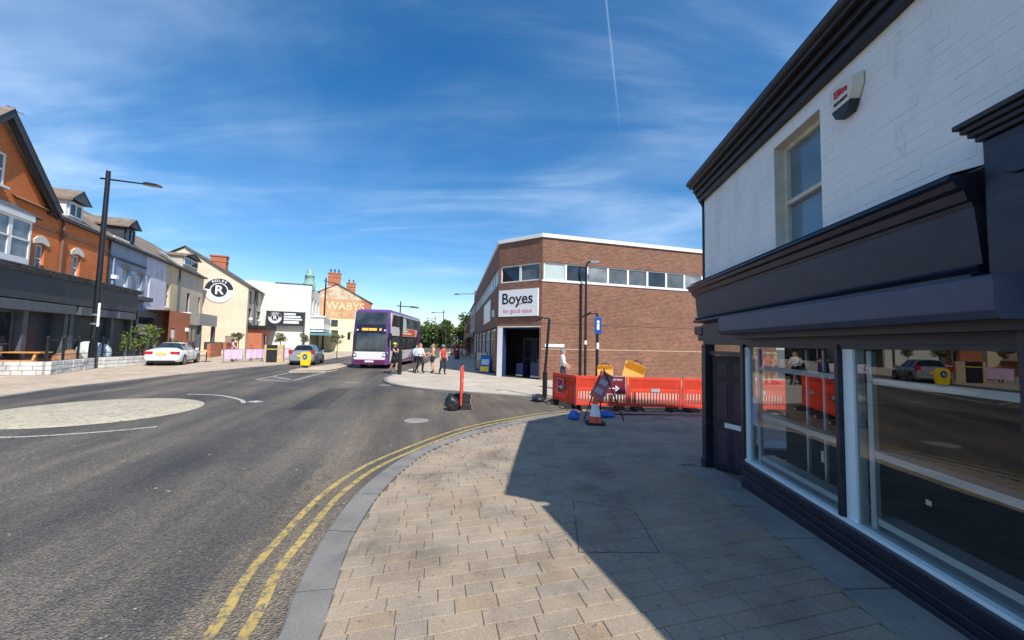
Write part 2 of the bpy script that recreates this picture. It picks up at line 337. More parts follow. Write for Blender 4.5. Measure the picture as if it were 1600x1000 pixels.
def text(name, body, size, matn, parent, loc, rz=0, ext=.004, sx=1.0, shear=0, bold=0, tilt=0):
    cu = bpy.data.curves.new(name, 'FONT'); cu.body = body; cu.size = size; cu.extrude = ext; cu.align_x = 'CENTER'; cu.align_y = 'CENTER'; cu.shear = shear; cu.offset = bold
    cu.resolution_u = 3
    t = bpy.data.objects.new(name, cu); COL.objects.link(t); bpy.context.view_layer.update()
    me = bpy.data.meshes.new_from_object(t.evaluated_get(bpy.context.evaluated_depsgraph_get())); bpy.data.objects.remove(t)
    me.transform(Matrix.Diagonal((sx, 1, 1, 1))); me.transform(Matrix.Rotation(tilt, 4, 'Z')); me.transform(Matrix.Rotation(R(90), 4, 'X'))
    me.materials.clear(); me.materials.append(MATS[matn])
    o = bpy.data.objects.new(name, me); COL.objects.link(o); o.parent = parent; o.location = loc; o.rotation_euler.z = rz
    return o
def window(parent, x0, x1, z0, z1, y=.1, fr='trim_white', gl='glass', t=.07, rail=(.5,), mull=(), sill=True, name='window'):
    m = MB(); d = y + .06
    m.box(x0, x0 + t, y, d, z0, z1).box(x1 - t, x1, y, d, z0, z1).box(x0 + t, x1 - t, y, d, z0, z0 + t).box(x0 + t, x1 - t, y, d, z1 - t, z1)
    for k in rail: zz = z0 + (z1 - z0) * k; m.box(x0 + t, x1 - t, y - .012, d - .003, zz - t * .4, zz + t * .4)
    for k in mull: xx = x0 + (x1 - x0) * k; m.box(xx - t * .4, xx + t * .4, y - .006, d - .005, z0 + t, z1 - t)
    f = m.build(name, fr, parent)
    MB().quad((x0 + t * .5, d - .02, z0 + t * .5), (x1 - t * .5, d - .02, z0 + t * .5), (x1 - t * .5, d - .02, z1 - t * .5), (x0 + t * .5, d - .02, z1 - t * .5)).build('pane', gl, f)
    if sill: B('sill', fr, f, (x0 - .06, x1 + .06, y - .2, y + .0, z0 - .1, z0 - .004))
    return f
def curve(pts, n=8):                       # Catmull-Rom through 2-D points
    P = [Vector((*p, 0)) for p in pts]; P = [2 * P[0] - P[1]] + P + [2 * P[-1] - P[-2]]; o = []
    for i in range(1, len(P) - 2):
        for k in range(n):
            t = k / n; a, b, c, d = P[i - 1:i + 3]
            o.append(.5 * ((2 * b) + (c - a) * t + (2 * a - 5 * b + 4 * c - d) * t * t + (3 * b - a - 3 * c + d) * t ** 3))
    o.append(P[-2]); return [(p.x, p.y) for p in o]
def offset(pts, d):
    o = []
    for i, p in enumerate(pts):
        a = Vector(pts[max(0, i - 1)]); b = Vector(pts[min(len(pts) - 1, i + 1)]); t = (b - a).normalized(); o.append((p[0] - t.y * d, p[1] + t.x * d))
    return o
def strip(name, pts, wd, z, matn, zf=None):
    a, b = offset(pts, wd / 2), offset(pts, -wd / 2); m = MB()
    for i in range(len(pts) - 1):
        m.quad((*b[i], z), (*b[i + 1], z), (*a[i + 1], z), (*a[i], z))
    return m.build(name, matn)

# ------------------------------------------------------------------ ground, road, pavements
ground = struct(MB().quad((-900, -400, -.03), (900, -400, -.03), (900, 1800, -.03), (-900, 1800, -.03)).build('ground', mat('verge', (.13, .12, .085), .9, .3, .05).name))
road = struct(MB().quad((-45, -40, 0), (60, -40, 0), (60, 200, 0), (-45, 200, 0)).build('road', 'asphalt'))

KO = curve([(-.72, -3.2), (-1.08, 0), (-1.34, 1.7), (-1.45, 2.56), (-1.59, 3.0), (-1.78, 3.83), (-1.89, 4.89), (-1.83, 5.87), (-1.61, 6.85), (-.83, 8.4), (.59, 10.14), (1.5, 10.85), (2.9, 11.2), (6, 11.4), (14, 12.4)])
KI = curve([(-.42, -3.2), (-.8, 0), (-1.06, 1.7), (-1.18, 2.54), (-1.31, 3.05), (-1.49, 3.81), (-1.59, 4.89), (-1.53, 5.95), (-1.32, 6.95), (-.62, 8.2), (.76, 9.85), (1.62, 10.5), (3, 10.85), (6, 11.05), (14, 12.05)])
def shop_x(y): return 3.12 + .11 * (y - 6.2)
def rise(y):
    P = [(-4, .36), (1.5, .32), (2.33, .27), (3.6, .22), (4.94, .16), (6.2, .03), (7.5, .0)]
    if y <= P[0][0]: return P[0][1]
    for (a, za), (b, zb) in zip(P, P[1:]):
        if y <= b: return za + (zb - za) * (y - a) / (b - a)
    return 0
def ki_x(y):
    best = None
    for a, b in zip(KI, KI[1:]):
        if min(a[1], b[1]) <= y <= max(a[1], b[1]): return a[0] + (b[0] - a[0]) * (y - a[1]) / (b[1] - a[1] + 1e-9)
    return -1.3 if y < 4 else 14
def zp(x, y):
    k = min(-.4, ki_x(y)) if y < 8 else -.4
    t = max(0, min(1, (x - k) / (2.7 - k)))
    return .055 + t * rise(y)
# near pavement: a bedding sheet with real blocks on it
m = MB(); ny = 40; nx = 14; ys = [-3 + (11.0 + 3) * i / ny for i in range(ny + 1)]
for a, b in zip(ys, ys[1:]):
    for i in range(nx):
        def pt(y, k):
            x0 = ki_x(y); x1 = 9.0; x = x0 + (x1 - x0) * (k / nx) ** 1.0
            return (x, y, zp(x, y) - .012)
        if ki_x(b) < 8.5: m.quad(pt(a, i), pt(a, i + 1), pt(b, i + 1), pt(b, i))
mat('bedding', (.17, .145, .11), .95, .35, 20)
pavement = struct(m.build('pavement', 'bedding'))
PH = R(11); ca, sa = math.cos(PH), math.sin(PH)
def block_mesh(mb, x0, x1, y0, y1, zf, th=.02, bev=.0045, tilt=0):
    cs = [(x0, y0), (x1, y0), (x1, y1), (x0, y1)]; ct = [(x0 + bev, y0 + bev), (x1 - bev, y0 + bev), (x1 - bev, y1 - bev), (x0 + bev, y1 - bev)]
    def W(p, dz): X, Y = p[0] * ca - p[1] * sa, p[0] * sa + p[1] * ca; return (X, Y, zf(X, Y) + dz)
    vs = [W(p, -th) for p in cs] + [W(p, -.004 + tilt) for p in cs] + [W(p, tilt) for p in ct]
    mb.add(vs, [(8, 9, 10, 11)] + [(i, (i + 1) % 4, 4 + (i + 1) % 4, 4 + i) for i in range(4)] + [(4 + i, 4 + (i + 1) % 4, 8 + (i + 1) % 4, 8 + i) for i in range(4)])
blocks = []
row = -14
while row < 80:
    v0 = row * .152; u = -4 + random.random() * .3
    while u < 9:
        Lb = random.choice((.2, .25, .3, .3, .36, .4)); x0, x1 = u, u + Lb - .004; y0, y1 = v0, v0 + .1485
        cx, cy = (x0 + x1) / 2 * ca - (y0 + y1) / 2 * sa, (x0 + x1) / 2 * sa + (y0 + y1) / 2 * ca
        u += Lb
        if not (-2.6 < cy < 10.6): continue
        if ki_x(cy) > 8: continue
        lo = ki_x(cy) + .01
        # clip to the kerb
        ua = (lo - (-(y0 + y1) / 2 * sa)) / ca
        if x1 < ua + .04: continue
        x0 = max(x0, ua)
        ub = (shop_x(cy) - .412 + (y0 + y1) / 2 * sa) / ca if cy < 6.25 else 99
        if x0 > ub - .03: continue
        x1 = min(x1, ub)
        if cx > 8.4: continue
        blocks.append((cx, cy, x0, x1, y0, y1))
    row += 1
def seen(b):
    d = b[1]
    if d < 1.85: return -1
    U = 600 * b[0] / d; return 1 / d if abs(U) < 820 and 600 * 1.8 / d < 470 else -1
blocks.sort(key=lambda b: -seen(b))
rest = MB()
for i, b in enumerate(blocks):
    if i < 300:
        m = MB(); block_mesh(m, *b[2:], zp, tilt=random.uniform(-.0015, .002)); m.build('paving_block', 'paver', pavement)
    else: block_mesh(rest, *b[2:], zp, tilt=random.uniform(-.0015, .002))
o = rest.build('paving_blocks', 'paver_mass', pavement); o['kind'] = 'stuff'
# slabs along the shop front
yy = 6.1; k = 0
while yy > -2.5:
    ln = random.uniform(.55, .8); m = MB(); y1 = yy; y0 = yy - ln + .016
    a, b = [(shop_x(y) - .405, y) for y in (y0, y1)]; c, d = [(shop_x(y) + .06, y) for y in (y1, y0)]
    vs = [(*p, zp(*p) + .002) for p in (a, d, c, b)]; vs += [(p[0], p[1], p[2] - .03) for p in vs]
    m.add(vs, [(0, 1, 2, 3)] + [(4 + i, 4 + (i + 1) % 4, (i + 1) % 4, i) for i in range(4)]); m.build('slab', 'slab', pavement); yy -= ln
# an inset service cover frame
m = MB()
def gp(x, y): return (x, y, zp(x, y) + .003)
cv = [(.75, 4.55), (.62, 3.42), (1.29, 3.37), (1.36, 4.25)]
for a, b in zip(cv, cv[1:] + cv[:1]):
    a, b = Vector(gp(*a)), Vector(gp(*b)); t = (b - a).normalized(); n = Vector((-t.y, t.x, 0)) * .004
    m.quad(a - n, b - n, b + n, a + n)
m.build('cover_frame', mat('cover_edge', (.07, .066, .06), .8, .4, 20).name, pavement)
# near kerb, stone by stone
kerb = struct(MB().quad((-1.3, 2, .01), (-1.29, 2, .01), (-1.29, 2.01, .01), (-1.3, 2.01, .01)).build('kerb', 'kerb_stone'))
acc = 0; i0 = 0
for i in range(1, len(KO)):
    acc += (Vector(KO[i]) - Vector(KO[i - 1])).length
    if acc > .86 or i == len(KO) - 1:
        m = MB(); n = i - i0 + 1
        def fr(j, e):
            a, b = Vector(KO[j]), Vector(KI[j]); return a.lerp(b, e)
        g = .004
        for j in range(i0, i):
            A0, A1, B0, B1 = KO[j], KO[j + 1], KI[j], KI[j + 1]
            if j == i - 1:
                A1 = tuple(Vector(A1).lerp(Vector(A0), .06)); B1 = tuple(Vector(B1).lerp(Vector(B0), .06))
            za = .052
            m.quad((*A0, -.02), (*A1, -.02), (*A1, za - .012), (*A0, za - .012))
            ca0, ca1 = tuple(Vector(A0).lerp(Vector(B0), .06)), tuple(Vector(A1).lerp(Vector(B1), .06))
            m.quad((*A0, za - .012), (*A1, za - .012), (*ca1, za), (*ca0, za)); m.quad((*ca0, za), (*ca1, za), (*B1, za + .002), (*B0, za + .002))
        m.build('kerb_stone', 'kerb_stone', kerb); i0 = i; acc = 0
# double yellow lines
YR = curve([(-1.2, -1.5), (-1.48, 1.0), (-1.70, 2.6), (-1.90, 3.3), (-1.99, 3.85), (-2.11, 5.0), (-1.97, 6.2), (-1.29, 7.95), (-.58, 9.15), (.72, 10.5), (1.6, 11.1), (3, 11.5)])
struct(strip('yellow_line', YR, .08, .006, 'paint_yellow')); struct(strip('yellow_line', offset(YR, .22), .08, .006, 'paint_yellow'))
# the side street's paler surfacing and an old trench repair
def sheet(name, pts, z, mt): return struct(MB().add([(*p, z) for p in pts], [tuple(range(len(pts)))]).build(name, mt))
sheet('side_street', [(-2.05, 2.0), (-2.42, 3.6), (-2.75, 5.2), (-3.1, 7.4), (-4.0, 10.5), (-5.3, 14.2), (-4.6, 16.2), (-3.4, 15.6), (-2.0, 14.9), (.4, 14.0), (2.2, 13.6), (14, 14.2), (14, 12.0), (6, 11.3), (2.9, 11.1), (1.4, 10.7), (.5, 9.95), (-.9, 8.2), (-1.65, 6.6), (-1.87, 5.0), (-1.76, 3.8), (-1.55, 2.9), (-1.4, 2.0)], .0025, 'asphalt_side')
sheet('road_patch', [(-6.1, 10.6), (-5.2, 10.9), (-6.4, 15.6), (-7.2, 15.4)], .003, 'asphalt_patch')
# mini roundabout and markings
m = MB(); m.lathe([(2.15, .004), (2.1, .02), (1.4, .055), (.6, .075), (.001, .08)], 48, c=(-10.55, 9.95, 0)); struct(m.build('mini_roundabout', 'paint_cream'))
def line(pts, wd, name='road_marking', mt='paint_white'): struct(strip(name, pts, wd, .006, mt))
line(curve([(-9.75, 7.2), (-9.0, 7.35), (-8.1, 7.85), (-7.55, 8.35)]), .11); line(curve([(-12.5, 6.6), (-11.2, 6.75), (-9.75, 7.2)]), .11)
line(curve([(-10.9, 13.1), (-9.7, 12.95), (-8.5, 12.2), (-7.9, 11.55)]), .12); line([(-7.95, 11.95), (-7.6, 11.75)], .3)
line([(-11.8, 17.9), (-12.6, 21.9)], .12); line([(-10.1, 18.0), (-10.9, 22.6)], .12); line([(-11.75, 18.0), (-10.1, 17.6)], .12); line([(-12.2, 19.8), (-10.3, 18.2)], .12)
line([(-7.5, 17.6), (-6.9, 17.6)], .2); line([(-5.75, 16.95), (-5.2, 16.95)], .2); line([(-13.6, 34.5), (-13.2, 44)], .12)
m = MB(); m.lathe([(.30, .004), (.29, .008), (.001, .009)], 24, c=(-2.3, 9.6, 0)); struct(m.build('manhole_cover', 'slab'))
# splitter island
m = MB(); isl = [(-12.75, 22.2), (-11.0, 22.9), (-11.0, 24.5), (-12.1, 29.6), (-12.9, 30.3), (-13.4, 29.6), (-13.3, 24.6)]; m.prism(isl, 'z', -.01, .11)
struct(m.build('traffic_island', 'pave_far', bevel=.03))
# left pavement and Boyes pavement
LK = [(-13.0, 4), (-13.9, 8.5), (-14.7, 11), (-15.5, 13.4), (-15.8, 16), (-16.2, 19.6), (-16.5, 25), (-16.4, 29), (-17.4, 38), (-19.5, 50), (-22.5, 70), (-26, 100)]
def raised(name, edge, back, z, matn, kw=.15):
    e = curve(edge, 5); m = MB(); ei = offset(e, kw)
    for i in range(len(e) - 1):
        m.quad((*e[i], -.01), (*e[i + 1], -.01), (*e[i + 1], z), (*e[i], z), 1); m.quad((*e[i], z), (*e[i + 1], z), (*ei[i + 1], z), (*ei[i], z), 1)
        t0, t1 = i / (len(e) - 1), (i + 1) / (len(e) - 1)
        def bk(t):
            f = t * (len(back) - 1); j = min(int(f), len(back) - 2); return tuple(Vector(back[j]).lerp(Vector(back[j + 1]), f - j))
        m.quad((*ei[i], z + .003), (*ei[i + 1], z + .003), (*bk(t1), z + .003), (*bk(t0), z + .003))
    return struct(m.build(name, [matn, 'kerb_stone']))
raised('pavement_left', LK, [(-34, 4), (-40, 30), (-48, 70), (-60, 110)], .07, 'pave_far')
BK = [(-14.0, 90), (-9.2, 50), (-7.3, 32), (-6.75, 24), (-6.55, 20.5), (-6.1, 18.6), (-5.2, 16.9), (-3.6, 15.5), (-2.0, 14.8), (.4, 13.9), (2.2, 13.5), (6, 13.6), (16, 14.6)]
e = curve(BK, 6); m = MB(); ei = offset(e, .16)
for i in range(len(e) - 1):
    m.quad((*e[i], -.01), (*e[i + 1], -.01), (*e[i + 1], .075), (*e[i], .075), 1); m.quad((*e[i], .075), (*e[i + 1], .075), (*ei[i + 1], .078), (*ei[i], .078), 1)
m.add([(*p, .08) for p in ei] + [(17, 26, .08), (3, 30, .08), (-2, 60, .08), (-8, 92, .08)], [tuple(range(len(ei) + 4))])
struct(m.build('pavement_right', ['pave_boyes', 'kerb_stone']))

# ------------------------------------------------------------------ the corner shop on the right
SH = thing('corner_shop', 'white painted brick corner shop with dark navy shopfront on the right', 'shop', (3.12, 6.2, 0), -96.3)
# local: x runs towards the camera, y into the building, z up
W0, W1 = 0.0, 4.62
ow = (2.02, 2.76, 2.98, 4.2)
uw = MB().wall(W0, W1, 2.72, 4.5, [ow], y=.012, rev=.12).build('upper_wall', 'painted_brick', SH)
bn = 0; extra = MB(); zz = 2.80; r_ = 0
while zz < 4.42:
    x = W0 - (.115 if r_ % 2 else 0) + .0
    while x < W1:
        xa, xb = max(x, W0), min(x + .2205, W1); x += .2255
        if xb - xa < .03: continue
        cuts = [(xa, xb)]
        if zz + .067 > ow[2] and zz < ow[3]:
            cuts = [c for c in ((xa, min(xb, ow[0])), (max(xa, ow[1]), xb)) if c[1] - c[0] > .02]
        for xa_, xb_ in cuts:
            p = random.uniform(-.0025, .0015); bv = .004
            vs = [(xa_, .012, zz), (xb_, .012, zz), (xb_, .012, zz + .071), (xa_, .012, zz + .071)]
            vs += [(xa_ + bv, .0085 - p, zz + bv), (xb_ - bv, .0085 - p + random.uniform(-.001, .001), zz + bv), (xb_ - bv, .0085 - p, zz + .071 - bv), (xa_ + bv, .0085 - p, zz + .071 - bv)]
            fs = [(4, 5, 6, 7)] + [(i, (i + 1) % 4, 4 + (i + 1) % 4, 4 + i) for i in range(4)]
            if bn < 300 and xa_ > .6: MB().add(vs, fs).build('brick', 'painted_brick', uw); bn += 1
            else: extra.add(vs, fs)
    zz += .0755; r_ += 1
o = extra.build('bricks', 'painted_brick', uw); o['kind'] = 'stuff'
window(SH, 2.03, 2.75, 2.985, 4.19, y=.10, fr='frame_weathered', gl='glass_upstairs' if 'glass_upstairs' in MATS else glass_dark('glass_upstairs', (.15, .21, .27), .12, .25).name, t=.055, rail=(.46,), sill=False)
B('window_reveal', 'frame_weathered', SH, (2.02, 2.034, .0, .15, 2.98, 4.2), (2.02, 2.76, .0, .15, 4.188, 4.2))
# gutter and eaves: stepped mouldings
m = MB()
for y0, z0, z1 in ((-.06, 4.36, 4.44), (-.10, 4.44, 4.52), (-.15, 4.52, 4.58), (-.21, 4.58, 4.72)): m.box(W0 - .08, W1 + .05, y0, .05, z0, z1 - .002)
m.tube((W0 - .08, -.2, 4.67), (W1 + .05, -.2, 4.67), .055, n=12); m.build('gutter', 'gutter_paint', SH, bevel=.008)
MB().tube((-.05, -.12, 4.56), (-.09, .04, 4.3), .035).tube((-.09, .04, 4.3), (-.09, .04, 2.9), .035).build('downpipe', 'gutter_paint', SH)
# roof, gable and back, with a rear block added for its shadow
m = MB(); RG = 7.55
m.quad((-.05, -.22, 4.73), (W1 + .05, -.22, 4.73), (W1 + .05, 3.0, RG), (-.05, 3.0, RG)); m.quad((-.05, 3.0, RG), (W1 + .05, 3.0, RG), (W1 + .05, 6.2, 4.7), (-.05, 6.2, 4.7))
m.build('roof', 'roof_slate', SH)
m = MB(); m.add([(0, .02, 2.3), (0, 6, 2.3), (0, 6, 4.7), (0, 3, RG - .05), (0, .02, 4.7)], [(0, 4, 3, 2, 1)]); m.quad((0, 2.5, 0), (0, 6, 0), (0, 6, 2.3), (0, 2.5, 2.3)); m.quad((0, 6, 0), (9, 6, 0), (9, 6, 4.7), (0, 6, 4.7))
m.quad((W1, .02, 4.4), (W1, 6, 4.4), (W1, 3, RG), (W1, 2.9, RG)); m.box(-.25, 4.6, 4.2, 9.5, 4.0, 8.5); m.build('side_wall', 'painted_brick', SH)  # the tall box is an unseen block added to shade the barriers
# fascia with cornice, sign panel and shutter box
m = MB()
prof = [(.02, 2.965), (-.235, 2.945), (-.245, 2.918), (-.22, 2.905), (-.205, 2.87), (-.17, 2.855), (-.155, 2.80), (-.135, 2.79), (-.128, 2.765), (.02, 2.765)]
m.prism(prof, 'x', -.12, 4.16); m.build('cornice', 'navy_paint', SH)
MB().add([(-.1, -.235, 2.966), (4.16, -.235, 2.950), (4.16, .01, 3.02), (-.1, .01, 3.02)], [(0, 1, 2, 3)]).build('flashing', 'navy_metal', SH)
m = MB(); m.prism([(.02, 2.764), (-.125, 2.764), (-.095, 2.44), (.02, 2.44)], 'x', -.06, 4.16); m.build('sign_panel', 'navy_panel', SH)
m = MB(); m.prism([(.02, 2.439), (-.115, 2.439), (-.135, 2.42), (-.115, 2.40), (-.155, 2.385), (-.155, 2.365), (-.12, 2.345), (.02, 2.345)], 'x', -.08, 4.16); m.build('lower_moulding', 'navy_paint', SH)
m = MB(); m.prism([(.0, 2.343), (-.30, 2.343), (-.31, 2.33), (-.31, 2.165), (-.28, 2.125), (.0, 2.125)], 'x', 1.28, 4.42); m.build('shutter_box', 'navy_metal', SH, bevel=.004)
B('shutter_slot', 'black_paint', SH, (1.3, 4.4, -.17, -.02, 2.07, 2.124)); B('head_rail', 'navy_paint', SH, (-.02, 4.62, -.02, .10, 2.0, 2.34))
B('end_console', 'navy_paint', SH, (-.44, -.065, -.02, .2, 2.16, 2.31), (-.34, -.066, -.0, .19, 2.06, 2.158), bevel=.03)
# bracket between this shop and the next
m = MB(); m.box(4.22, 4.62, -.13, .02, 2.35, 3.10); m.build('pilaster_bracket', 'navy_paint', SH, bevel=.01)
MB().tube((4.40, -.128, 2.95), (4.40, -.15, 2.95), .10, .09, 24).build('rosette', 'navy_paint', SH)
m = MB()
for k, (dy, z0) in enumerate(((-.15, 3.10), (-.17, 3.13), (-.19, 3.16), (-.21, 3.19))): m.box(4.205 - .018 * k, 4.72, dy, .015, z0, z0 + .03)
m.build('bracket_cap', 'gutter_paint', SH, bevel=.006)
B('pilaster', 'navy_paint', SH, (4.30, 4.62, -.10, .05, 0.2, 2.344))
# stall riser, sill, frames and panes
m = MB(); m.box(1.24, 4.30, -.012, .10, .0, .53); m.box(1.24, 4.30, -.04, .09, .0, .36); m.box(1.24, 4.30, -.06, .09, .49, .545); m.box(1.24, 4.3, -.028, .09, .40, .425); m.build('stall_riser', 'navy_paint', SH, bevel=.006)
B('window_sill', 'shelf_paint', SH, (1.30, 4.30, -.02, .30, .546, .575))
m = MB(); m.box(1.24, 1.30, -.03, .08, .55, 2.0); m.box(2.905, 2.945, -.025, .07, .576, 2.0); m.box(1.36, 4.3, -.01, .05, 1.965, 1.999); m.build('window_frame', 'navy_paint', SH)
B('white_frame', 'shelf_paint', SH, (1.302, 1.36, .0, .07, .576, 1.964)); B('white_frame', 'shelf_paint', SH, (2.95, 3.06, .012, .10, .576, 1.964))
for xa, xb in ((1.362, 2.904), (3.062, 4.30)):
    MB().quad((xa, .03, .577), (xb, .03, .577), (xb, .03, 1.964), (xa, .03, 1.964)).build('shop_pane', 'window_glass', SH)
# display stands behind the glass
def shelf(xa, xb, z, y0=.09, y1=.22, t=.05): return B('shelf', 'shelf_paint', SH, (xa, xb, y0, y1, z - t, z))
for xa, xb in ((1.42, 2.86), (3.10, 4.6)):
    shelf(xa, xb, 1.74, .09, .16); shelf(xa, xb, 1.17); shelf(xa, xb, .66, .10, .26, .05)
for xp in (1.42, 1.78, 2.06, 3.10): B('stand_post', 'shelf_paint', SH, (xp, xp + (.03 if xp in (1.78, 2.06) else .05), .42 if xp in (1.78, 2.06) else .085, .445 if xp in (1.78, 2.06) else .12, .576, 1.95))
B('paper_notice', mat('paper_blue', (.32, .48, .78), .7, .06).name, SH, (1.375, 1.50, .04, .043, 1.02, 1.36)); B('tape_patch', 'white_plastic', SH, (2.62, 2.66, .033, .035, .93, 1.03), (3.62, 3.66, .033, .035, .95, .985))
B('sticker', 'lens', SH, (1.31, 1.345, -.006, -.001, 1.83, 1.94))
# room behind
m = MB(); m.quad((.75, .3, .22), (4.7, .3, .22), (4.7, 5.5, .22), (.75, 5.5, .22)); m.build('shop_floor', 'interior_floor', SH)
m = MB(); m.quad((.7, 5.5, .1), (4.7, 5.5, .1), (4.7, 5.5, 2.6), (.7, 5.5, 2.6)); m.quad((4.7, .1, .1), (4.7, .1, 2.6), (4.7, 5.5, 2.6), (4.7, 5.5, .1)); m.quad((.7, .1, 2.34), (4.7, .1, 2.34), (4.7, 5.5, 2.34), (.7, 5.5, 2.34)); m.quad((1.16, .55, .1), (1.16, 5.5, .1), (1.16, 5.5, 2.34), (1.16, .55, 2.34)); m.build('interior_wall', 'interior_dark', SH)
# splayed corner entrance
B('corner_post', 'navy_paint', SH, (-.02, .13, -.05, .10, .0, 2.0), (-.035, .145, -.065, .115, .0, .22), bevel=.008)
m = MB(); m.box(.13, 1.24, .0, .06, 1.84, 1.90); m.box(1.19, 1.24, -.01, .07, .1, 1.999); m.build('door_frame', 'navy_paint', SH)
MB().quad((.13, .04, 1.90), (1.19, .04, 1.90), (1.19, .04, 2.0), (.13, .04, 2.0)).build('fanlight', 'window_glass', SH)
D = MB(); dm = Matrix.Translation((.16, .05, .10)) @ Matrix.Rotation(R(26), 4, 'Z')
D.box(0, .68, 0, .04, .0, 1.73, 0, dm); door = D.build('door', 'navy_paint', SH, bevel=.003)
for (xa, xb, za, zb) in ((.09, .30, 1.42, 1.64), (.38, .59, 1.42, 1.64), (.09, .30, .78, 1.34), (.38, .59, .78, 1.34), (.09, .30, .12, .62), (.38, .59, .12, .62)):
    P = MB(); P.box(xa, xb, -.005, .0, za, zb, 0, dm); P.box(xa + .03, xb - .03, -.014, -.004, za + .03, zb - .03, 0, dm); P.build('door_panel', mat('door_purple', (.040, .028, .050), .4, .2, 5).name, door, bevel=.004)
P = MB(); P.box(.22, .50, -.014, -.001, .665, .735, 0, dm); P.build('letter_plate', 'white_plastic', door)
B('threshold', mat('mosaic', (.15, .14, .13), .7, .5, 30).name, SH, (.13, 1.24, .0, .9, .03, .10))
m = MB(); m.quad((.02, .12, .5), (.02, 1.6, .5), (.02, 1.6, 2.0), (.02, .12, 2.0)); m.build('side_pane', 'window_glass', SH)
B('side_riser', 'navy_paint', SH, (-.01, .06, .1, 2.5, .0, .5), (-.01, .06, .62, .68, .5, 2.0), (-.01, .06, 1.55, 2.5, .5, 2.3), (-.01, .07, .1, 2.5, 2.0, 2.34)); B('inner_sill', 'shelf_paint', SH, (.06, .5, .62, 1.5, .50, .53))
B('door_side_panel', 'navy_paint', SH, (1.17, 1.24, .08, 1.1, .1, .55)); MB().quad((1.2, .08, .55), (1.2, .54, .55), (1.2, .54, 2.0), (1.2, .08, 2.0)).build('side_pane', 'window_glass', SH)
# the next premises up the street: only their bulk matters here
NX = thing('neighbouring_shop', 'plain two storey building joined to the near end of the navy shop', 'building', (2.61, 1.61, 0), -74.3)
MB().wall(0, 9, 0, 4.05, [(.8, 3.6, .6, 2.0), (4.6, 7.8, .6, 2.0)], rev=.15).build('front_wall', 'painted_brick', NX)
for a, b in ((.8, 3.6), (4.6, 7.8)): window(NX, a, b, .6, 2.0, .1, 'trim_white', 'glass', .06, (), (.5,))
MB().box(-.02, 9, -.12, .05, 4.0, 4.16).build('gutter', 'gutter_paint', NX)
MB().quad((0, -.1, 4.165), (9, -.1, 4.165), (9, 3, 5.3), (0, 3, 5.3)).quad((0, 3, 5.3), (9, 3, 5.3), (9, 6, 4.1), (0, 6, 4.1)).quad((0, 6, 0), (9, 6, 0), (9, 6, 4.1), (0, 6, 4.1)).quad((9, 0, 0), (9, 6, 0), (9, 6, 4.1), (9, 0, 4.1)).build('roof', 'roof_slate', NX)

AL = thing('alarm_box', 'white shield shaped burglar alarm box on the painted brick wall', 'alarm', (0, 0, 0), 0)
AL.matrix_world = Matrix.Translation((3.12, 6.2, 0)) @ Matrix.Rotation(R(-96.3), 4, 'Z') @ Matrix.Translation((3.14, 0, 4.06))
pr = [(-.15, .13), (.0, .15), (.15, .13), (.15, .03), (.06, -.15), (-.06, -.15), (-.15, .03)]
m = MB(); n = len(pr); vs = [(x, .0, z) for x, z in pr] + [(x * .8, -.07, z * .86) for x, z in pr]; m.add(vs, [tuple(range(2 * n - 1, n - 1, -1))] + [(i, (i + 1) % n, n + (i + 1) % n, n + i) for i in range(n)])
m.build('cover', 'trim_cream', AL, bevel=.008); MB().prism([(-.105, -.075), (.105, -.075), (.062, -.158), (-.062, -.158)], 'y', -.073, .0).build('lens', 'letter_dark', AL)
text('lettering', 'Elite', .085, 'letter_red', AL, (0, -.074, .05), bold=.001); text('small_lettering', 'SECURITY', .034, 'letter_dark', AL, (0, -.074, -.03))

# ------------------------------------------------------------------ brick store across the side street
ST = thing('brick_store', 'two storey brown brick corner store with strip windows and white roof edge', 'building', (1.55, 20.2, .08), 16)
H = 7.75
segs = [((-.8 - 1.55, 21.9 - 20.2), (0, 0))]
ops = [(.1 + i * 1.28, .1 + i * 1.28 + 1.24, 5.32, 6.2) for i in range(12)]
MB().wall(0, 16, 0, H - .18, [(.06, 15.5, 5.28, 6.24)], rev=.1).build('side_wall', 'brick_brown', ST)
gl = ['glass_blind', 'glass', 'glass_curtain', 'glass_grey', 'glass_grey', 'glass', 'glass_grey', 'glass_curtain', 'glass', 'glass_grey', 'glass', 'glass']
for i, o_ in enumerate(ops):
    f = window(ST, o_[0], o_[1] + .04, 5.28, 6.24, .05, 'trim_white', gl[i], .06, (), (), False)
B('string_course', 'brick_dark', ST, (0, 16, -.02, .0, 2.98, 3.04)); B('stone_band', 'wood_tan', ST, (0, 16, -.012, .0, 1.60, 1.635)); B('window_ledge', 'trim_white', ST, (-.02, 15.6, -.05, .04, 5.2, 5.279))
B('parapet_coping', 'trim_white', ST, (-.05, 16, -.09, .3, H - .18, H + .02))
MB().path([(2.25, -.07, 5.2), (2.25, -.07, .0)], .05).build('downpipe', 'black_paint', ST)
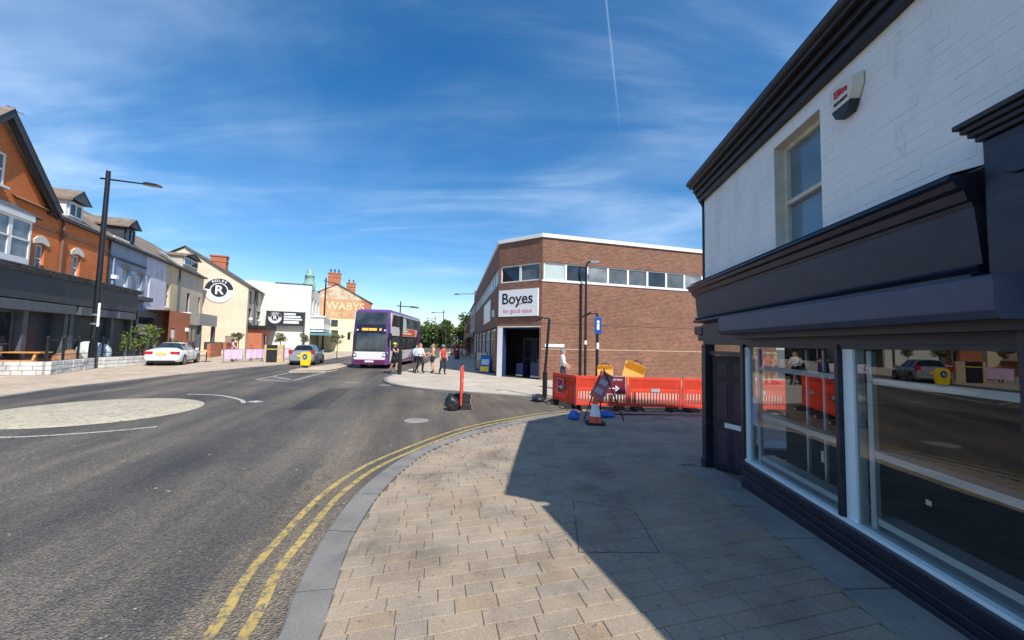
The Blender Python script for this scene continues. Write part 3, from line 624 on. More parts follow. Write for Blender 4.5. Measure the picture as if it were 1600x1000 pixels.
# chamfered corner with the entrance
ch = bpy.data.objects.new('chamfer_wall', MB().wall(0, 2.9, 2.82, H - .18, [(.12, 2.78, 5.28, 6.24)], rev=.1).build('tmp', 'brick_brown').data); bpy.data.objects.remove(bpy.data.objects['tmp']); COL.objects.link(ch); ch.parent = ST
Minv = (Matrix.Translation((1.55, 20.2, .08)) @ Matrix.Rotation(R(16), 4, 'Z')).inverted()
MC = Minv @ Matrix.Translation((-.8, 21.9, .08)) @ Matrix.Rotation(R(-35.9), 4, 'Z'); ch.matrix_local = MC
def onto(parentobj, *objs):
    for o in objs: o.parent = parentobj
for i in range(2): onto(ch, window(None, .12 + i * 1.33, 1.45 + i * 1.33, 5.28, 6.24, .05, 'trim_white', 'glass_grey' if i else 'glass', .07, (), (), False))
B('parapet_coping', 'trim_white', ch, (-.03, 2.93, -.09, .3, H - .18, H + .02)); B('entrance_lintel', 'trim_cream', ch, (.0, 2.86, -.03, .2, 2.76, 2.82))
MB().prism([(.05, .05), (2.85, .05), (4.4, 2.4), (-2.1, 2.4)], 'z', 2.70, 2.757).build('entrance_soffit', 'shop_blue', ch); B('entrance_back', 'interior_dark', ch, (-2.0, 4.3, 2.3, 2.4, 0, 2.7)); MB().quad((.2, .32, 0), (-1.7, 2.3, 0), (-1.7, 2.3, 2.7), (.2, .32, 2.7)).build('entrance_side', 'shop_blue', ch)
B('corner_column', 'white_plastic', ch, (.0, .36, -.02, .30, 0, 2.758)); B('column_return', 'shop_blue', ch, (.361, .40, -.01, .3, 0, 2.70)); B('brick_jamb', 'brick_dark', ch, (2.80, 2.9, -.01, 2.4, 0, 2.758))
MB().prism([(.42, .06), (2.8, .06), (4.2, 2.3), (-1.6, 2.3)], 'z', 0, .012).build('entrance_floor', 'interior_floor', ch)
for a in (.75, 1.62): f = window(None, a, a + .8, .02, 2.2, 1.5, 'charcoal', 'glass', .06, (.45,), (), False, 'entrance_door'); onto(ch, f)
B('display_bin', 'shop_blue', ch, (.85, 1.3, .7, 1.1, .05, .75), label='dark blue display bin in the entrance'); B('display_bin', 'shop_blue', ch, (1.95, 2.6, .5, .95, .05, .85)); B('bin_base', 'white_plastic', ch, (1.95, 2.6, .46, .499, .05, .13), (.85, 1.3, .66, .699, .05, .13))
# left flank along the main street
MF = Minv @ Matrix.Translation((-4.55, 46.7, .08)) @ Matrix.Rotation(R(-81.4), 4, 'Z')
fl = MB().wall(0, 25.05, 2.85, H - .18, [(.3, 24.9, 5.28, 6.24)], rev=.1).build('street_wall', 'brick_dark', ST); fl.matrix_local = MF
for i in range(18): onto(fl, window(None, .3 + i * 1.365, 1.64 + i * 1.365, 5.28, 6.24, .05, 'trim_white', ('glass_grey', 'glass', 'glass_curtain')[i % 3], .07, (), (), False))
B('parapet_coping', 'trim_white', fl, (0, 25.08, -.09, .3, H - .18, H + .02)); B('white_panel', 'white_plastic', fl, (15.2, 20.6, -.06, -.01, 3.35, 4.85)); B('wall_lamp', 'white_plastic', fl, (23.0, 23.2, -.16, 0, 3.5, 3.9))
for i in range(6): onto(fl, window(None, .6 + i * 4, 4.2 + i * 4, .25, 2.75, .1, 'trim_white', 'glass_grey', .08, (.75,), (.33, .66), False, 'shop_window'))
[B('shop_pier', 'brick_dark', fl, (4.2 + i * 4, 4.6 + i * 4, 0, .3, 0, 2.848)) for i in range(6)]; B('brown_board', 'board_brown', fl, (22.9, 24.1, -.03, .04, .2, 2.6)); B('riser', 'charcoal', fl, (0, 24.6, .05, .2, 0, .25))
MB().add([(0, .05, H - .1), (16, .05, H - .1), (16, 14, H - .1), (9.5, 27, H - .1), (1.6, 27, H - .1), (-1.7, 2.35, H - .1)], [(0, 1, 2, 3, 4, 5)]).build('flat_roof', 'roof_slate', ST)
sg = bpy.data.objects.new('store_sign', None); bpy.data.objects.remove(sg)
sgn = B('sign_board', 'white_plastic', ch, (.10, 2.72, -.10, -.005, 3.36, 4.84)); B('sign_shadow_strip', 'charcoal', ch, (.06, 2.76, -.03, -.004, 3.30, 3.36))  # solid charcoal strip stands in for the shade under the sign board
text('sign_lettering', 'Boyes', .86, 'letter_dark', ch, (1.36, -.104, 4.32), bold=.012, sx=1.02)
text('sign_tagline', 'for good value', .36, 'letter_pink', ch, (1.40, -.104, 3.66), sx=.92)
m = MB(); a_ = [(1.25 + .95 * t, -.106, 3.96 + .13 * math.sin(t * 1.9)) for t in [i / 8 for i in range(9)]]
for p, q in zip(a_, a_[1:]): m.quad((p[0], p[1], p[2] - .025), (q[0], q[1], q[2] - .035), (q[0], q[1], q[2] + .02), (p[0], p[1], p[2] + .01))
m.build('sign_swoosh', 'letter_red', ch)
tag(B('street_name_plate', 'white_plastic', None, (0, 1.1, -.03, 0, 0, .16)), 'long white street name plate low on the brown brick side wall', 'sign'); o = bpy.data.objects['street_name_plate']; o.location = (1.75, 20.24, 1.80); o.rotation_euler.z = R(16)

# farther shops on the right-hand side
def far_shop(name, label, p, ln, h, wm, rot=-81.4, aw=None):
    t = thing(name, label, 'building', (*p, .08), rot)
    n = max(2, int(ln / 3)); op = [(.5 + i * ln / n, -.5 + (i + 1) * ln / n, h * .55, h * .82) for i in range(n)]; sp = [(.3 + i * ln / n, -.3 + (i + 1) * ln / n, .4, 2.4) for i in range(n)]
    m = MB(); m.wall(0, ln, 0, h, op + sp); m.quad((ln, 0, 0), (ln, 8, 0), (ln, 8, h), (ln, 0, h)); m.build('front_wall', wm, t)
    for o_ in op: window(t, *o_, .1, 'trim_white', 'glass_grey', .08)
    for o_ in sp: window(t, *o_, .1, 'charcoal', 'glass', .08, (), (.5,), False, 'shop_window')
    B('fascia', 'charcoal', t, (0, ln, -.18, 0, 2.55, 3.15)); B('roof', 'roof_slate', t, (-.05, ln + .05, -.12, 8, h, h + .2))
    if aw: MB().add([(.3, -.05, 2.7), (ln - .3, -.05, 2.7), (ln - .3, -1.5, 2.2), (.3, -1.5, 2.2)], [(0, 1, 2, 3)]).build('awning', aw, t)
    return t
far_shop('high_street_shop', 'pale rendered shop just beyond the brick store on the right', (-6.5, 59.7), 13, 6.6, 'render_beige', aw='cloth_red')
far_shop('high_street_shop', 'dark brick shop second beyond the brick store', (-8.8, 74.7), 15, 6.0, 'brick_dark', aw='charcoal_light')
far_shop('high_street_shop', 'last far shop on the right before the trees', (-11.5, 92.5), 18, 5.6, 'brick_red')

# ------------------------------------------------------------------ the terrace on the left
TX, TY, TA = -26.62, 25.0, 112.5
def row(s, off=0): a = R(TA); return (TX + s * math.cos(a) - off * math.cos(a + math.pi / 2) * -1 * -1, TY + s * math.sin(a) - off * math.sin(a + math.pi / 2), .07)
EV = 8.2
BH = thing('brick_gable_house', 'orange brick gabled house with white bay and charcoal shopfront on the left', 'house', row(-14), TA)
wins = [(7.75, 8.4, 4.98, 6.42), (10.55, 11.25, 4.98, 6.42)]
m = MB(); m.wall(0, 13.95, 0, EV, wins + [(3.2, 6.6, 4.95, 7.3)], rev=.16)
gp_ = 5.0; m.add([(1.4, 0, EV), (8.55, 0, EV), (gp_, 0, 11.5)], [(0, 1, 2)]); m.quad((13.95, 0, 0), (13.95, 9, 0), (13.95, 9, EV), (13.95, 0, EV)); bw_ = m.build('wall', 'brick_orange', BH)
for o_ in wins:
    window(BH, *o_, .1, 'trim_white', 'glass_curtain', .08); xa, xb = o_[0], o_[1]
    m = MB(); arc = [(xa - .18, 6.40), (xa - .22, 6.58), (xa + .05, 6.80), ((xa + xb) / 2, 6.88), (xb - .05, 6.80), (xb + .22, 6.58), (xb + .18, 6.40), ((xa + xb) / 2, 6.52)]; m.prism(arc, 'y', -.06, -.004); m.build('lintel', 'trim_cream', BH)
B('string_course', 'brick_dark', BH, (6.4, 13.95, -.07, -.003, 7.28, 7.40)); B('eaves_board', 'charcoal', BH, (8.3, 13.95, -.22, .0, EV - .12, EV + .06))
# bay window
m = MB(); bay = [(3.2, 0), (3.7, -.75), (6.1, -.75), (6.6, 0)]; m.prism(bay, 'z', 4.95, 5.25); bo = m.build('bay_window', 'trim_white', BH); MB().prism([(x, y * 1.12) for x, y in bay], 'z', 7.12, 7.4).build('bay_head', 'trim_white', bo)
for (xa, ya), (xb, yb) in zip(bay, bay[1:]):
    n = 2 if xb - xa > 1 else 1
    for k in range(n):
        a = Vector((xa, ya)).lerp(Vector((xb, yb)), k / n); b = Vector((xa, ya)).lerp(Vector((xb, yb)), (k + 1) / n)
        f = window(None, 0, (b - a).length, 5.25, 7.12, 0, 'trim_white', 'glass_curtain', .1, (.5,), (), False, 'bay_sash'); f.parent = bo; f.location = (a.x, a.y, 0); f.rotation_euler.z = math.atan2(b.y - a.y, b.x - a.x)
MB().add([(3.1, -.86, 7.4), (6.7, -.86, 7.4), (6.7, .02, 7.4), (3.1, .02, 7.4), (4.0, 0, 7.95), (5.8, 0, 7.95)], [(0, 1, 5, 4), (1, 2, 5), (0, 4, 3)]).build('bay_roof', 'charcoal_light', BH)
window(BH, 4.35, 5.45, 8.5, 10.0, -.04, 'trim_white', 'glass_curtain', .09)
m = MB()                                        # bargeboards
for sx in (-1, 1):
    x1 = gp_ + sx * 3.6; a, b = (gp_, 11.6), (x1, EV - .2); m.prism([a, b, (b[0], b[1] + .42), (a[0], a[1] + .42)], 'y', -.42, -.32); m.prism([(a[0], a[1] - .12), (b[0], b[1] - .1), (b[0], b[1] + .3), (a[0], a[1] + .3)], 'y', -.32, -.2)
m.build('bargeboard', 'charcoal', BH)
m = MB(); m.quad((gp_, -.45, 12.03), (gp_, 6, 12.03), (gp_ + 3.72, 6, EV + .12), (gp_ + 3.72, -.45, EV + .12)); m.quad((gp_, -.45, 12.03), (gp_ - 3.72, -.45, EV + .12), (gp_ - 3.72, 6, EV + .12), (gp_, 6, 12.03))
m.quad((6, -.2, EV + .05), (13.95, -.2, EV + .05), (13.95, 4.5, 11.6), (6, 4.5, 11.6)); m.quad((6, 4.5, 11.6), (13.95, 4.5, 11.6), (13.95, 9, EV), (6, 9, EV)); rf = m.build('roof', 'roof_tile', BH)
def dormer(parent, x0, x1, zb, zt, dpt, cheek, face, roofm, rz=.7, y0=.15):
    m = MB(); m.box(x0, x1, y0, dpt, zb, zt); d = m.build('dormer', cheek, parent)
    m = MB(); xm = (x0 + x1) / 2; e = .2
    m.quad((x0 - e, y0 - .35, zt), (xm, y0 - .35, zt + rz), (xm, dpt + 1.6, zt + rz), (x0 - e, dpt + 1.6, zt)); m.quad((xm, y0 - .35, zt + rz), (x1 + e, y0 - .35, zt), (x1 + e, dpt + 1.6, zt), (xm, dpt + 1.6, zt + rz))
    m.quad((x0 - e, y0 - .35, zt - .12), (x0 - e, y0 - .35, zt + .0), (x0 - e, dpt + 1.6, zt), (x0 - e, dpt + 1.6, zt - .12)); m.build('dormer_roof', roofm, d)
    MB().add([(x0 - e, y0 - .3, zt - .02), (x1 + e, y0 - .3, zt - .02), (xm, y0 - .3, zt + rz - .04)], [(0, 1, 2)]).build('dormer_gable', face, d)
    f = window(None, x0 + .12, x1 - .12, zb + .25, zt - .12, y0 - .08, cheek if cheek == 'charcoal' else 'trim_white', 'glass', .1, (), (.5,), False); f.parent = d
    return d
dormer(BH, 9.95, 11.35, EV + .1, 9.5, 2.9, 'trim_white', 'charcoal_light', 'roof_tile')
def chimney(parent, x, y, z0, z1, wd, dp, pots, mt='brick_red', cap='terracotta', potm='terracotta'):
    m = MB(); m.box(x - wd / 2, x + wd / 2, y - dp / 2, y + dp / 2, z0, z1); m.box(x - wd / 2 - .08, x + wd / 2 + .08, y - dp / 2 - .08, y + dp / 2 + .08, z1, z1 + .16); m.box(x - wd / 2 - .05, x + wd / 2 + .05, y - dp / 2 - .05, y + dp / 2 + .05, z1 - .6, z1 - .48); c = m.build('chimney', mt, parent)
    for k in range(pots):
        xx = x + (k - (pots - 1) / 2) * wd / max(1, pots) * .95; MB().lathe([(.17, 0), (.13, .1), (.12, .5), (.16, .55), (.15, .62), (.001, .6)], 12, c=(xx, y, z1 + .16)).build('chimney_pot', potm, c)
    return c
chimney(BH, 8.0, 4.4, 9, 12.6, 1.4, .7, 2)
MB().path([(9.55, 2.4, 12.9), (9.55, 2.4, 14)], .02).path([(9.2, 2.4, 13.9), (10.4, 2.4, 13.95)], .02).path([(9.4, 2.2, 13.9), (9.4, 2.6, 13.9)], .015).path([(10, 2.2, 13.93), (10, 2.6, 13.93)], .015).build('aerial', 'steel_grey', BH)
MB().path([(9.45, -.1, EV), (9.45, -.1, 5.0)], .07).build('downpipe', 'brick_dark', BH); MB().path([(13.85, -.1, EV), (13.85, -.1, 4.6)], .06).build('downpipe', 'black_paint', BH)
# charcoal shopfront
m = MB(); m.box(0, 15.9, -.9, -.02, 3.45, 4.78); m.build('shop_fascia', 'charcoal', BH); m = MB(); m.box(0, 16.05, -1.08, -.02, 4.79, 4.93); m.box(0, 16.0, -1.0, -.02, 4.7, 4.787); m.box(0, 16.1, -1.15, -.02, 4.935, 4.99); m.build('shop_cornice', mat('cornice_worn', (.11, .105, .10), .8, .6, 5).name, BH)
B('shop_back', 'charcoal', BH, (0, 15.9, -.24, -.18, 0, 3.45))
for a, b in ((.2, 9.3), (9.7, 13.2), (13.55, 15.6)): B('shutter_housing', 'charcoal_light', BH, (a, b, -1.0, -.3, 2.92, 3.38), bevel=.02)
for a in (2.4, 6.1, 8.9, 9.35, 13.22, 15.55): B('pilaster', 'charcoal_light', BH, (a, a + .3, -.75, -.23, 0, 3.44))
for a, b in ((9.68, 13.2), (13.55, 15.52)):
    m = MB()
    for k in range(27): z = .1 + k * .104; m.box(a, b, -.5 - .02, -.45, z, z + .09)
    m.build('roller_shutter', 'charcoal', BH)
for a, b in ((.2, 2.35), (3.8, 6.0)): window(BH, a, b, .7, 2.9, -.5, 'charcoal_light', 'glass', .1, (.3,), (.5,), False, 'shop_window')
B('shop_door', mat('door_brown', (.09, .045, .035), .6, .2).name, BH, (6.9, 7.8, -.3, -.245, .05, 2.3)); B('shop_riser', 'charcoal', BH, (.2, 2.35, -.55, -.3, 0, .68)); B('shop_riser', 'charcoal', BH, (3.8, 6.0, -.55, -.3, 0, .68))

def terrace(name, label, s0, s1, wallm, wins, dorm=None, roofm='roof_tile', wfr='trim_white', ev=EV, gl='glass_curtain', lint=None):
    t = thing(name, label, 'house', row(s0), TA); Ls = s1 - s0
    m = MB(); m.wall(0, Ls, 0, ev, [w[:4] for w in wins], rev=.2); m.quad((Ls, 0, 0), (Ls, 9, 0), (Ls, 9, ev), (Ls, 0, ev)); m.build('wall', wallm, t)
    for q in wins:
        window(t, *q[:4], .13, wfr, q[4] if len(q) > 4 else gl, .08)
        if lint: m = MB(); m.prism([(q[0] - .15, q[3]), (q[0] - .15, q[3] + .22), ((q[0] + q[1]) / 2, q[3] + .36), (q[1] + .15, q[3] + .22), (q[1] + .15, q[3])], 'y', -.08, -.004); m.build('lintel', lint, t)
    m = MB(); m.quad((0, -.25, ev), (Ls, -.25, ev), (Ls, 4.5, ev + 3.2), (0, 4.5, ev + 3.2)); m.quad((0, 4.5, ev + 3.2), (Ls, 4.5, ev + 3.2), (Ls, 9, ev), (0, 9, ev)); m.add([(Ls, 0, ev), (Ls, 9, ev), (Ls, 4.5, ev + 3.2)], [(0, 1, 2)]); m.build('roof', roofm, t)
    B('eaves_gutter', 'charcoal', t, (0, Ls, -.34, -.02, ev - .14, ev - .002))
    if dorm: dormer(t, *dorm)
    return t
T1 = terrace('terraced_house', 'grey blue painted house with dark cheeked dormer next to the orange brick', 0, 5.0, 'render_blue', [(1.75, 2.55, 5.0, 6.5, 'glass_blind'), (3.75, 4.5, 4.85, 6.4, 'glass_blind')], (1.9, 3.3, EV + .15, 9.6, 3.2, 'charcoal', 'charcoal', 'roof_tile', .65), lint='charcoal_light')
B('string_course', 'charcoal', T1, (0, 4.9, -.1, -.003, 7.0, 7.14)); MB().path([(.45, -.08, 7.0), (.45, -.08, 5.2)], .06).build('downpipe', 'render_blue', T1); MB().path([(3.1, -.08, 6.3), (3.1, -.08, 3.8)], .06).build('downpipe', 'charcoal_light', T1)
B('roof_edge_strip', 'trim_white', T1, (-.2, 1.7, -.3, -.22, EV + .1, EV + .2)); B('flood_light', 'white_plastic', T1, (.3, .6, -.35, -.05, 5.6, 5.85)); B('balcony_ledge', 'charcoal', T1, (3.3, 4.9, -.6, -.01, 4.45, 4.75))
m = MB(); m.box(2.2, 4.9, -.9, -.02, 3.2, 3.6); m.box(2.2, 2.5, -.8, -.02, 0, 3.2); m.box(4.5, 4.8, -.8, -.02, 0, 3.2); m.box(2.5, 4.5, -.6, -.5, 0, .7); m.build('shop_bay', 'charcoal', T1)
window(T1, 2.5, 4.5, .7, 3.2, -.55, 'charcoal', 'glass', .12, (.45, .7), (.5,), False, 'shop_window'); B('notice_board', 'lens', T1, (2.8, 4.2, -.66, -.62, 1.95, 2.7))
T2 = terrace('terraced_house', 'narrow pale lilac rendered house between blue and cream ones', 5.02, 8.5, 'render_lilac', [(.25, .75, 4.6, 6.6, 'glass')]); B('wall_patch', 'render_beige', T2, (1.6, 2.0, -.01, -.002, 6.6, 7.2), (2.5, 2.75, -.01, -.002, 6.4, 7.4))
T3 = terrace('terraced_house', 'cream yellow rendered house with one tall narrow window', 8.52, 11.2, 'render_yellow', [(.15, .95, 4.4, 6.5, 'glass_grey')]); MB().path([(2.55, -.08, 8), (2.55, -.08, 3)], .07).build('downpipe', 'charcoal_light', T3); MB().quad((.1, -.3, 8.5), (1.4, -.3, 8.5), (1.4, .9, 9.3), (.1, .9, 9.3)).build('roof_light', 'glass_blind', T3)
T4 = terrace('terraced_house', 'beige rendered end house with wide grey dormer beside the round logo gable', 11.22, 17.4, 'render_beige', [(2.0, 2.75, 4.1, 6.1, 'glass'), (5.0, 5.6, 4.1, 6.0, 'glass')], (.9, 4.6, EV + .3, 9.6, 3.0, 'render_beige', 'charcoal', 'roof_tile', .5), wfr='charcoal')
# single storey brick fronts
BF = thing('brick_shopfront', 'low orange brick shopfront with grey sign board under the lilac house', 'shop', row(5.1, 1.6), TA)
MB().wall(0, 4.2, 0, 3.9, [(.5, 1.3, 1.5, 2.5)], rev=.1).quad((4.2, 0, 0), (4.2, 1.6, 0), (4.2, 1.6, 3.9), (4.2, 0, 3.9)).quad((0, 0, 3.9), (4.2, 0, 3.9), (4.2, 1.6, 3.9), (0, 1.6, 3.9)).build('wall', 'brick_red', BF); B('white_notice', 'white_plastic', BF, (.6, 1.2, .03, .06, 1.5, 2.4)); B('coping', 'trim_white', BF, (3.9, 4.3, -.1, 1.7, 3.9, 4.0)); B('wall_light', 'white_plastic', BF, (3.3, 3.6, -.2, 0, 2.3, 2.6))
B('sign_board', 'steel_grey', BF, (4.6, 9.4, -.6, -.4, 2.9, 4.0)); B('dark_front', 'charcoal', BF, (4.3, 9.6, .9, 1.0, 0, 3.0)); window(BF, 6.4, 8.6, .9, 2.7, .8, 'charcoal_light', 'glass_grey', .1, (), (.5,), False, 'shop_window'); B('post', 'charcoal_light', BF, (5.3, 5.6, -.5, -.2, 0, 2.9)); B('post', 'charcoal_light', BF, (9.1, 9.4, -.5, -.2, 0, 2.9)); B('low_wall', 'brick_red', BF, (4.3, 7.6, -1.6, -1.35, 0, 1.25)); B('low_wall', 'brick_red', BF, (8.6, 12.2, -1.7, -1.45, 0, 1.25), (8.6, 12.2, -1.75, -1.4, 1.25, 1.33))
m = MB()
for k in range(14): m.tube((8.7 + k * .26, -1.57, 1.33), (8.7 + k * .26, -1.57, 2.0), .02, n=5)
m.box(8.6, 12.2, -1.59, -1.55, 1.95, 1.99); m.build('railing', 'black_paint', BF)

# pub with the round logo
PB = thing('logo_gable_building', 'cream rendered building with round black and white R logo on its gable', 'building', (-34.18, 41.93, .07), 22.5)
m = MB(); m.wall(0, 4.35, 0, 7.8); m.add([(-4.2, 0, 0), (0, 0, 0), (0, 0, 10.7), (-1.6, 0, 11.6), (-4.2, 0, 9.9)], [(0, 1, 2, 3, 4)]); m.add([(0, 0, 7.8), (4.35, 0, 7.8), (0, 0, 10.7)], [(0, 1, 2)]); m.build('gable_wall', 'render_cream', PB)
pw = [(.7, 1.6, 6.0, 7.3), (4.2, 5.0, 6.0, 7.3), (.6, 2.0, 3.6, 5.3), (4.4, 6.6, 3.4, 5.2)]
f2 = MB().wall(0, 9.8, 0, 7.8, pw, rev=.2).build('street_wall', 'render_beige', PB); f2.location = (4.36, 0, 0); f2.rotation_euler.z = R(90)
for q in pw: onto(f2, window(None, *q, .12, 'charcoal', 'glass', .1))
MB().path([(3.2, -.1, 7.6), (3.2, -.1, 1)], .09).path([(3.2, -.1, 6.8), (4.0, -.1, 7.5)], .1).build('downpipe', 'charcoal_light', f2)
MB().quad((4.75, -.25, 7.65), (4.75, 9.9, 7.65), (-1.6, 9.9, 11.7), (-1.6, -.25, 11.7)).quad((4.75, -.25, 7.5), (-1.6, -.25, 11.55), (-1.6, -.25, 11.7), (4.75, -.25, 7.65)).quad((-1.6, -.25, 11.7), (-1.6, 9.9, 11.7), (-5, 9.9, 9.6), (-5, -.25, 9.6)).build('roof', 'roof_slate', PB)
chimney(PB, 1.1, 1.3, 9.3, 11.0, 1.5, .9, 0)
lg = MB().tube((1.62, -.01, 7.05), (1.62, -.08, 7.05), 1.36, n=48).build('logo_disc', 'white_plastic', PB)
def ring(cx, cz, r0, r1, a0, a1, y, n=24):
    m = MB()
    for i in range(n):
        p, q = R(a0 + (a1 - a0) * i / n), R(a0 + (a1 - a0) * (i + 1) / n); m.quad((cx + r0 * math.cos(q), y, cz + r0 * math.sin(q)), (cx + r0 * math.cos(p), y, cz + r0 * math.sin(p)), (cx + r1 * math.cos(p), y, cz + r1 * math.sin(p)), (cx + r1 * math.cos(q), y, cz + r1 * math.sin(q)))
    return m
def logo(parent, cx, cz, r, y):
    a = ring(cx, cz, r * .62, r * .98, 5, 175, y - .006).build('logo_arch', 'letter_dark', parent); ring(cx, cz, .001, r * .55, 0, 360, y - .006, 32).build('logo_roundel', 'letter_dark', parent)
    text('logo_letter', 'R', r * 1.0, 'white_plastic', parent, (cx, y - .012, cz), bold=.02 * r)
    for i, c in enumerate('ROLES'):
        an = R(122 - 16 * i); text('arch_letter', c, r * .27, 'white_plastic', parent, (cx + r * .8 * math.cos(an), y - .012, cz + r * .8 * math.sin(an)), tilt=an - R(90), bold=.01)
logo(lg, 1.62, 7.05, 1.36, -.085)
B('entrance_canopy', 'black_paint', f2, (.6, 7.4, -1.9, -.01, 2.9, 3.3)); B('porch', 'brick_red', f2, (1.0, 5.2, -1.4, -.01, .0, 2.88)); window(f2, 2.4, 3.6, 1.1, 2.2, -1.5, 'charcoal', 'glass', .1, (), (), False)
for k in (.2, 4.6, 8.6): MB().lathe([(.001, -.2), (.2, -.12), (.22, 0), (.15, .15), (.001, .2)], 10, c=(k, -.35, 4.0)).build('globe_lamp', 'white_plastic', f2)
B('low_vent', 'charcoal', PB, (.6, 3.6, -.06, -.004, .5, 1.3))

# white theatre building with copper turret
TH = thing('white_theatre', 'tall white rendered hall with green copper turret on its street front', 'building', (-36.0, 48.5, .07), 22.5)
m = MB(); m.wall(0, 9.3, 0, 8.95); m.add([(0, 0, 8.95), (9.3, 0, 8.95), (9.3, 0, 9.1), (5.0, 0, 9.18), (2.4, 0, 9.3), (0, 0, 9.0)], [(0, 1, 2, 3, 4, 5)]); m.build('flank_wall', 'render_white', TH)
B('parapet', 'charcoal_light', TH, (5.0, 9.4, -.08, .3, 9.18, 9.28)); B('roof', 'roof_slate', TH, (0, 9.2, .3, 12, 8.6, 8.9))
tw = [(1.0, 2.4, 5.4, 7.6), (4.4, 6.0, 5.4, 7.6), (8, 9.4, 5.4, 7.6)]
t2 = MB().wall(0, 10.6, 0, 9.0, tw, rev=.3).build('street_front', 'render_white', TH); t2.location = (9.32, 0, 0); t2.rotation_euler.z = R(88)
for q in tw: onto(t2, window(None, *q, .2, 'charcoal_light', 'glass', .12))
B('balcony', 'white_plastic', t2, (.6, 10, -1.6, -.01, 2.9, 4.9), (.4, 10.2, -1.8, -.011, 4.9, 5.1), (.4, 10.2, -1.7, -.011, 3.3, 3.42)); B('canopy', 'teal_paint', t2, (.3, 10.4, -3.0, -.01, 2.4, 2.75)); B('dark_entrance', 'charcoal', t2, (.8, 9.8, -.1, -.012, 0, 2.4))
m = MB(); m.lathe([(.75, 0), (.75, 1.0), (.6, 1.1), (.6, 1.9), (.66, 1.95), (.52, 2.1), (.42, 2.25), (.4, 2.7), (.25, 2.85), (.08, 3.0), (.03, 3.3), (.001, 3.35)], 8, c=(8.9, .9, 8.6)); m.build('copper_turret', 'copper_green', TH)
HB = thing('billboard', 'black banner billboard on tall dark posts before the white wall', 'billboard', (-31.75, 49.6, .07), 22.5)
B('post', 'charcoal', HB, (-.05, .1, -.06, .06, 0, 5.45)); B('post', 'charcoal', HB, (4.28, 4.43, -.06, .06, 0, 5.45)); B('panel', 'letter_dark', HB, (.11, 4.27, -.05, .02, 3.55, 5.4)); pd = MB().tube((.95, -.051, 4.55), (.95, -.07, 4.55), .75, n=32).build('logo_disc', 'white_plastic', HB); logo(pd, .95, 4.55, .75, -.075)
B('panel_text', 'white_plastic', HB, (1.95, 3.3, -.058, -.05, 4.95, 5.2), (1.95, 3.9, -.058, -.05, 4.62, 4.84), (1.95, 4.05, -.058, -.05, 4.3, 4.5), (1.95, 3.7, -.058, -.05, 3.85, 4.18))

# gabled building with the ghost sign
GS = thing('ghost_sign_building', 'old gabled building with faded painted WABYS wall sign and tall chimney', 'building', (-31.3, 62, .07), 22.5)
MB().wall(0, 8, 0, 5.3).build('lower_wall', 'render_ghost_base', GS); MB().add([(0, 0, 5.3), (8, 0, 5.3), (8, 0, 8.2), (7.2, 0, 8.55), (0, 0, 8.55)], [(0, 1, 2, 3, 4)]).build('sign_wall', 'brick_ghost', GS)
MB().add([(0, 0, 8.55), (7.2, 0, 8.55), (3.1, 0, 10.8), (1.2, 0, 10.7), (0, 0, 9.9)], [(0, 1, 2, 3, 4)]).build('gable_top', 'brick_ghost_top', GS); MB().add([(6.3, -.012, 5.6), (8, -.012, 5.6), (8, -.012, 8.2), (6.3, -.012, 8.54)], [(0, 1, 2, 3)]).build('bare_brick_patch', 'brick_red', GS)
MB().quad((8.2, -.2, 8.15), (8.2, 14, 8.15), (2.6, 14, 11.1), (2.6, -.2, 11.1)).quad((8.2, -.2, 8.0), (2.6, -.2, 10.95), (2.6, -.2, 11.1), (8.2, -.2, 8.15)).quad((-1, -.2, 9.2), (2.6, -.2, 11.1), (2.6, 14, 11.1), (-1, 14, 9.2)).build('roof', 'roof_slate', GS); MB().quad((8, 0, 0), (8, 14, 0), (8, 14, 8.2), (8, 0, 8.2)).build('street_wall', 'brick_red', GS)
chimney(GS, 2.05, .5, 10.2, 12.7, 1.9, .9, 3, potm='charcoal_light'); chimney(GS, 4.6, 6, 9.5, 12.0, 1.5, .9, 2, potm='charcoal_light')
text('ghost_lettering', 'WABYS', 1.75, 'ghost_letter', GS, (3.95, -.02, 7.35), bold=.03, sx=1.0); text('ghost_lettering', 'PIC Y', 1.0, 'ghost_letter', GS, (2.9, -.02, 5.95), sx=1.0)
window(GS, 1.9, 2.9, 4.0, 5.1, -.05, 'charcoal', 'glass', .12, (), (.5,), False); B('wall_sign', 'charcoal', GS, (2.0, 3.0, -.1, -.055, 2.2, 3.4))

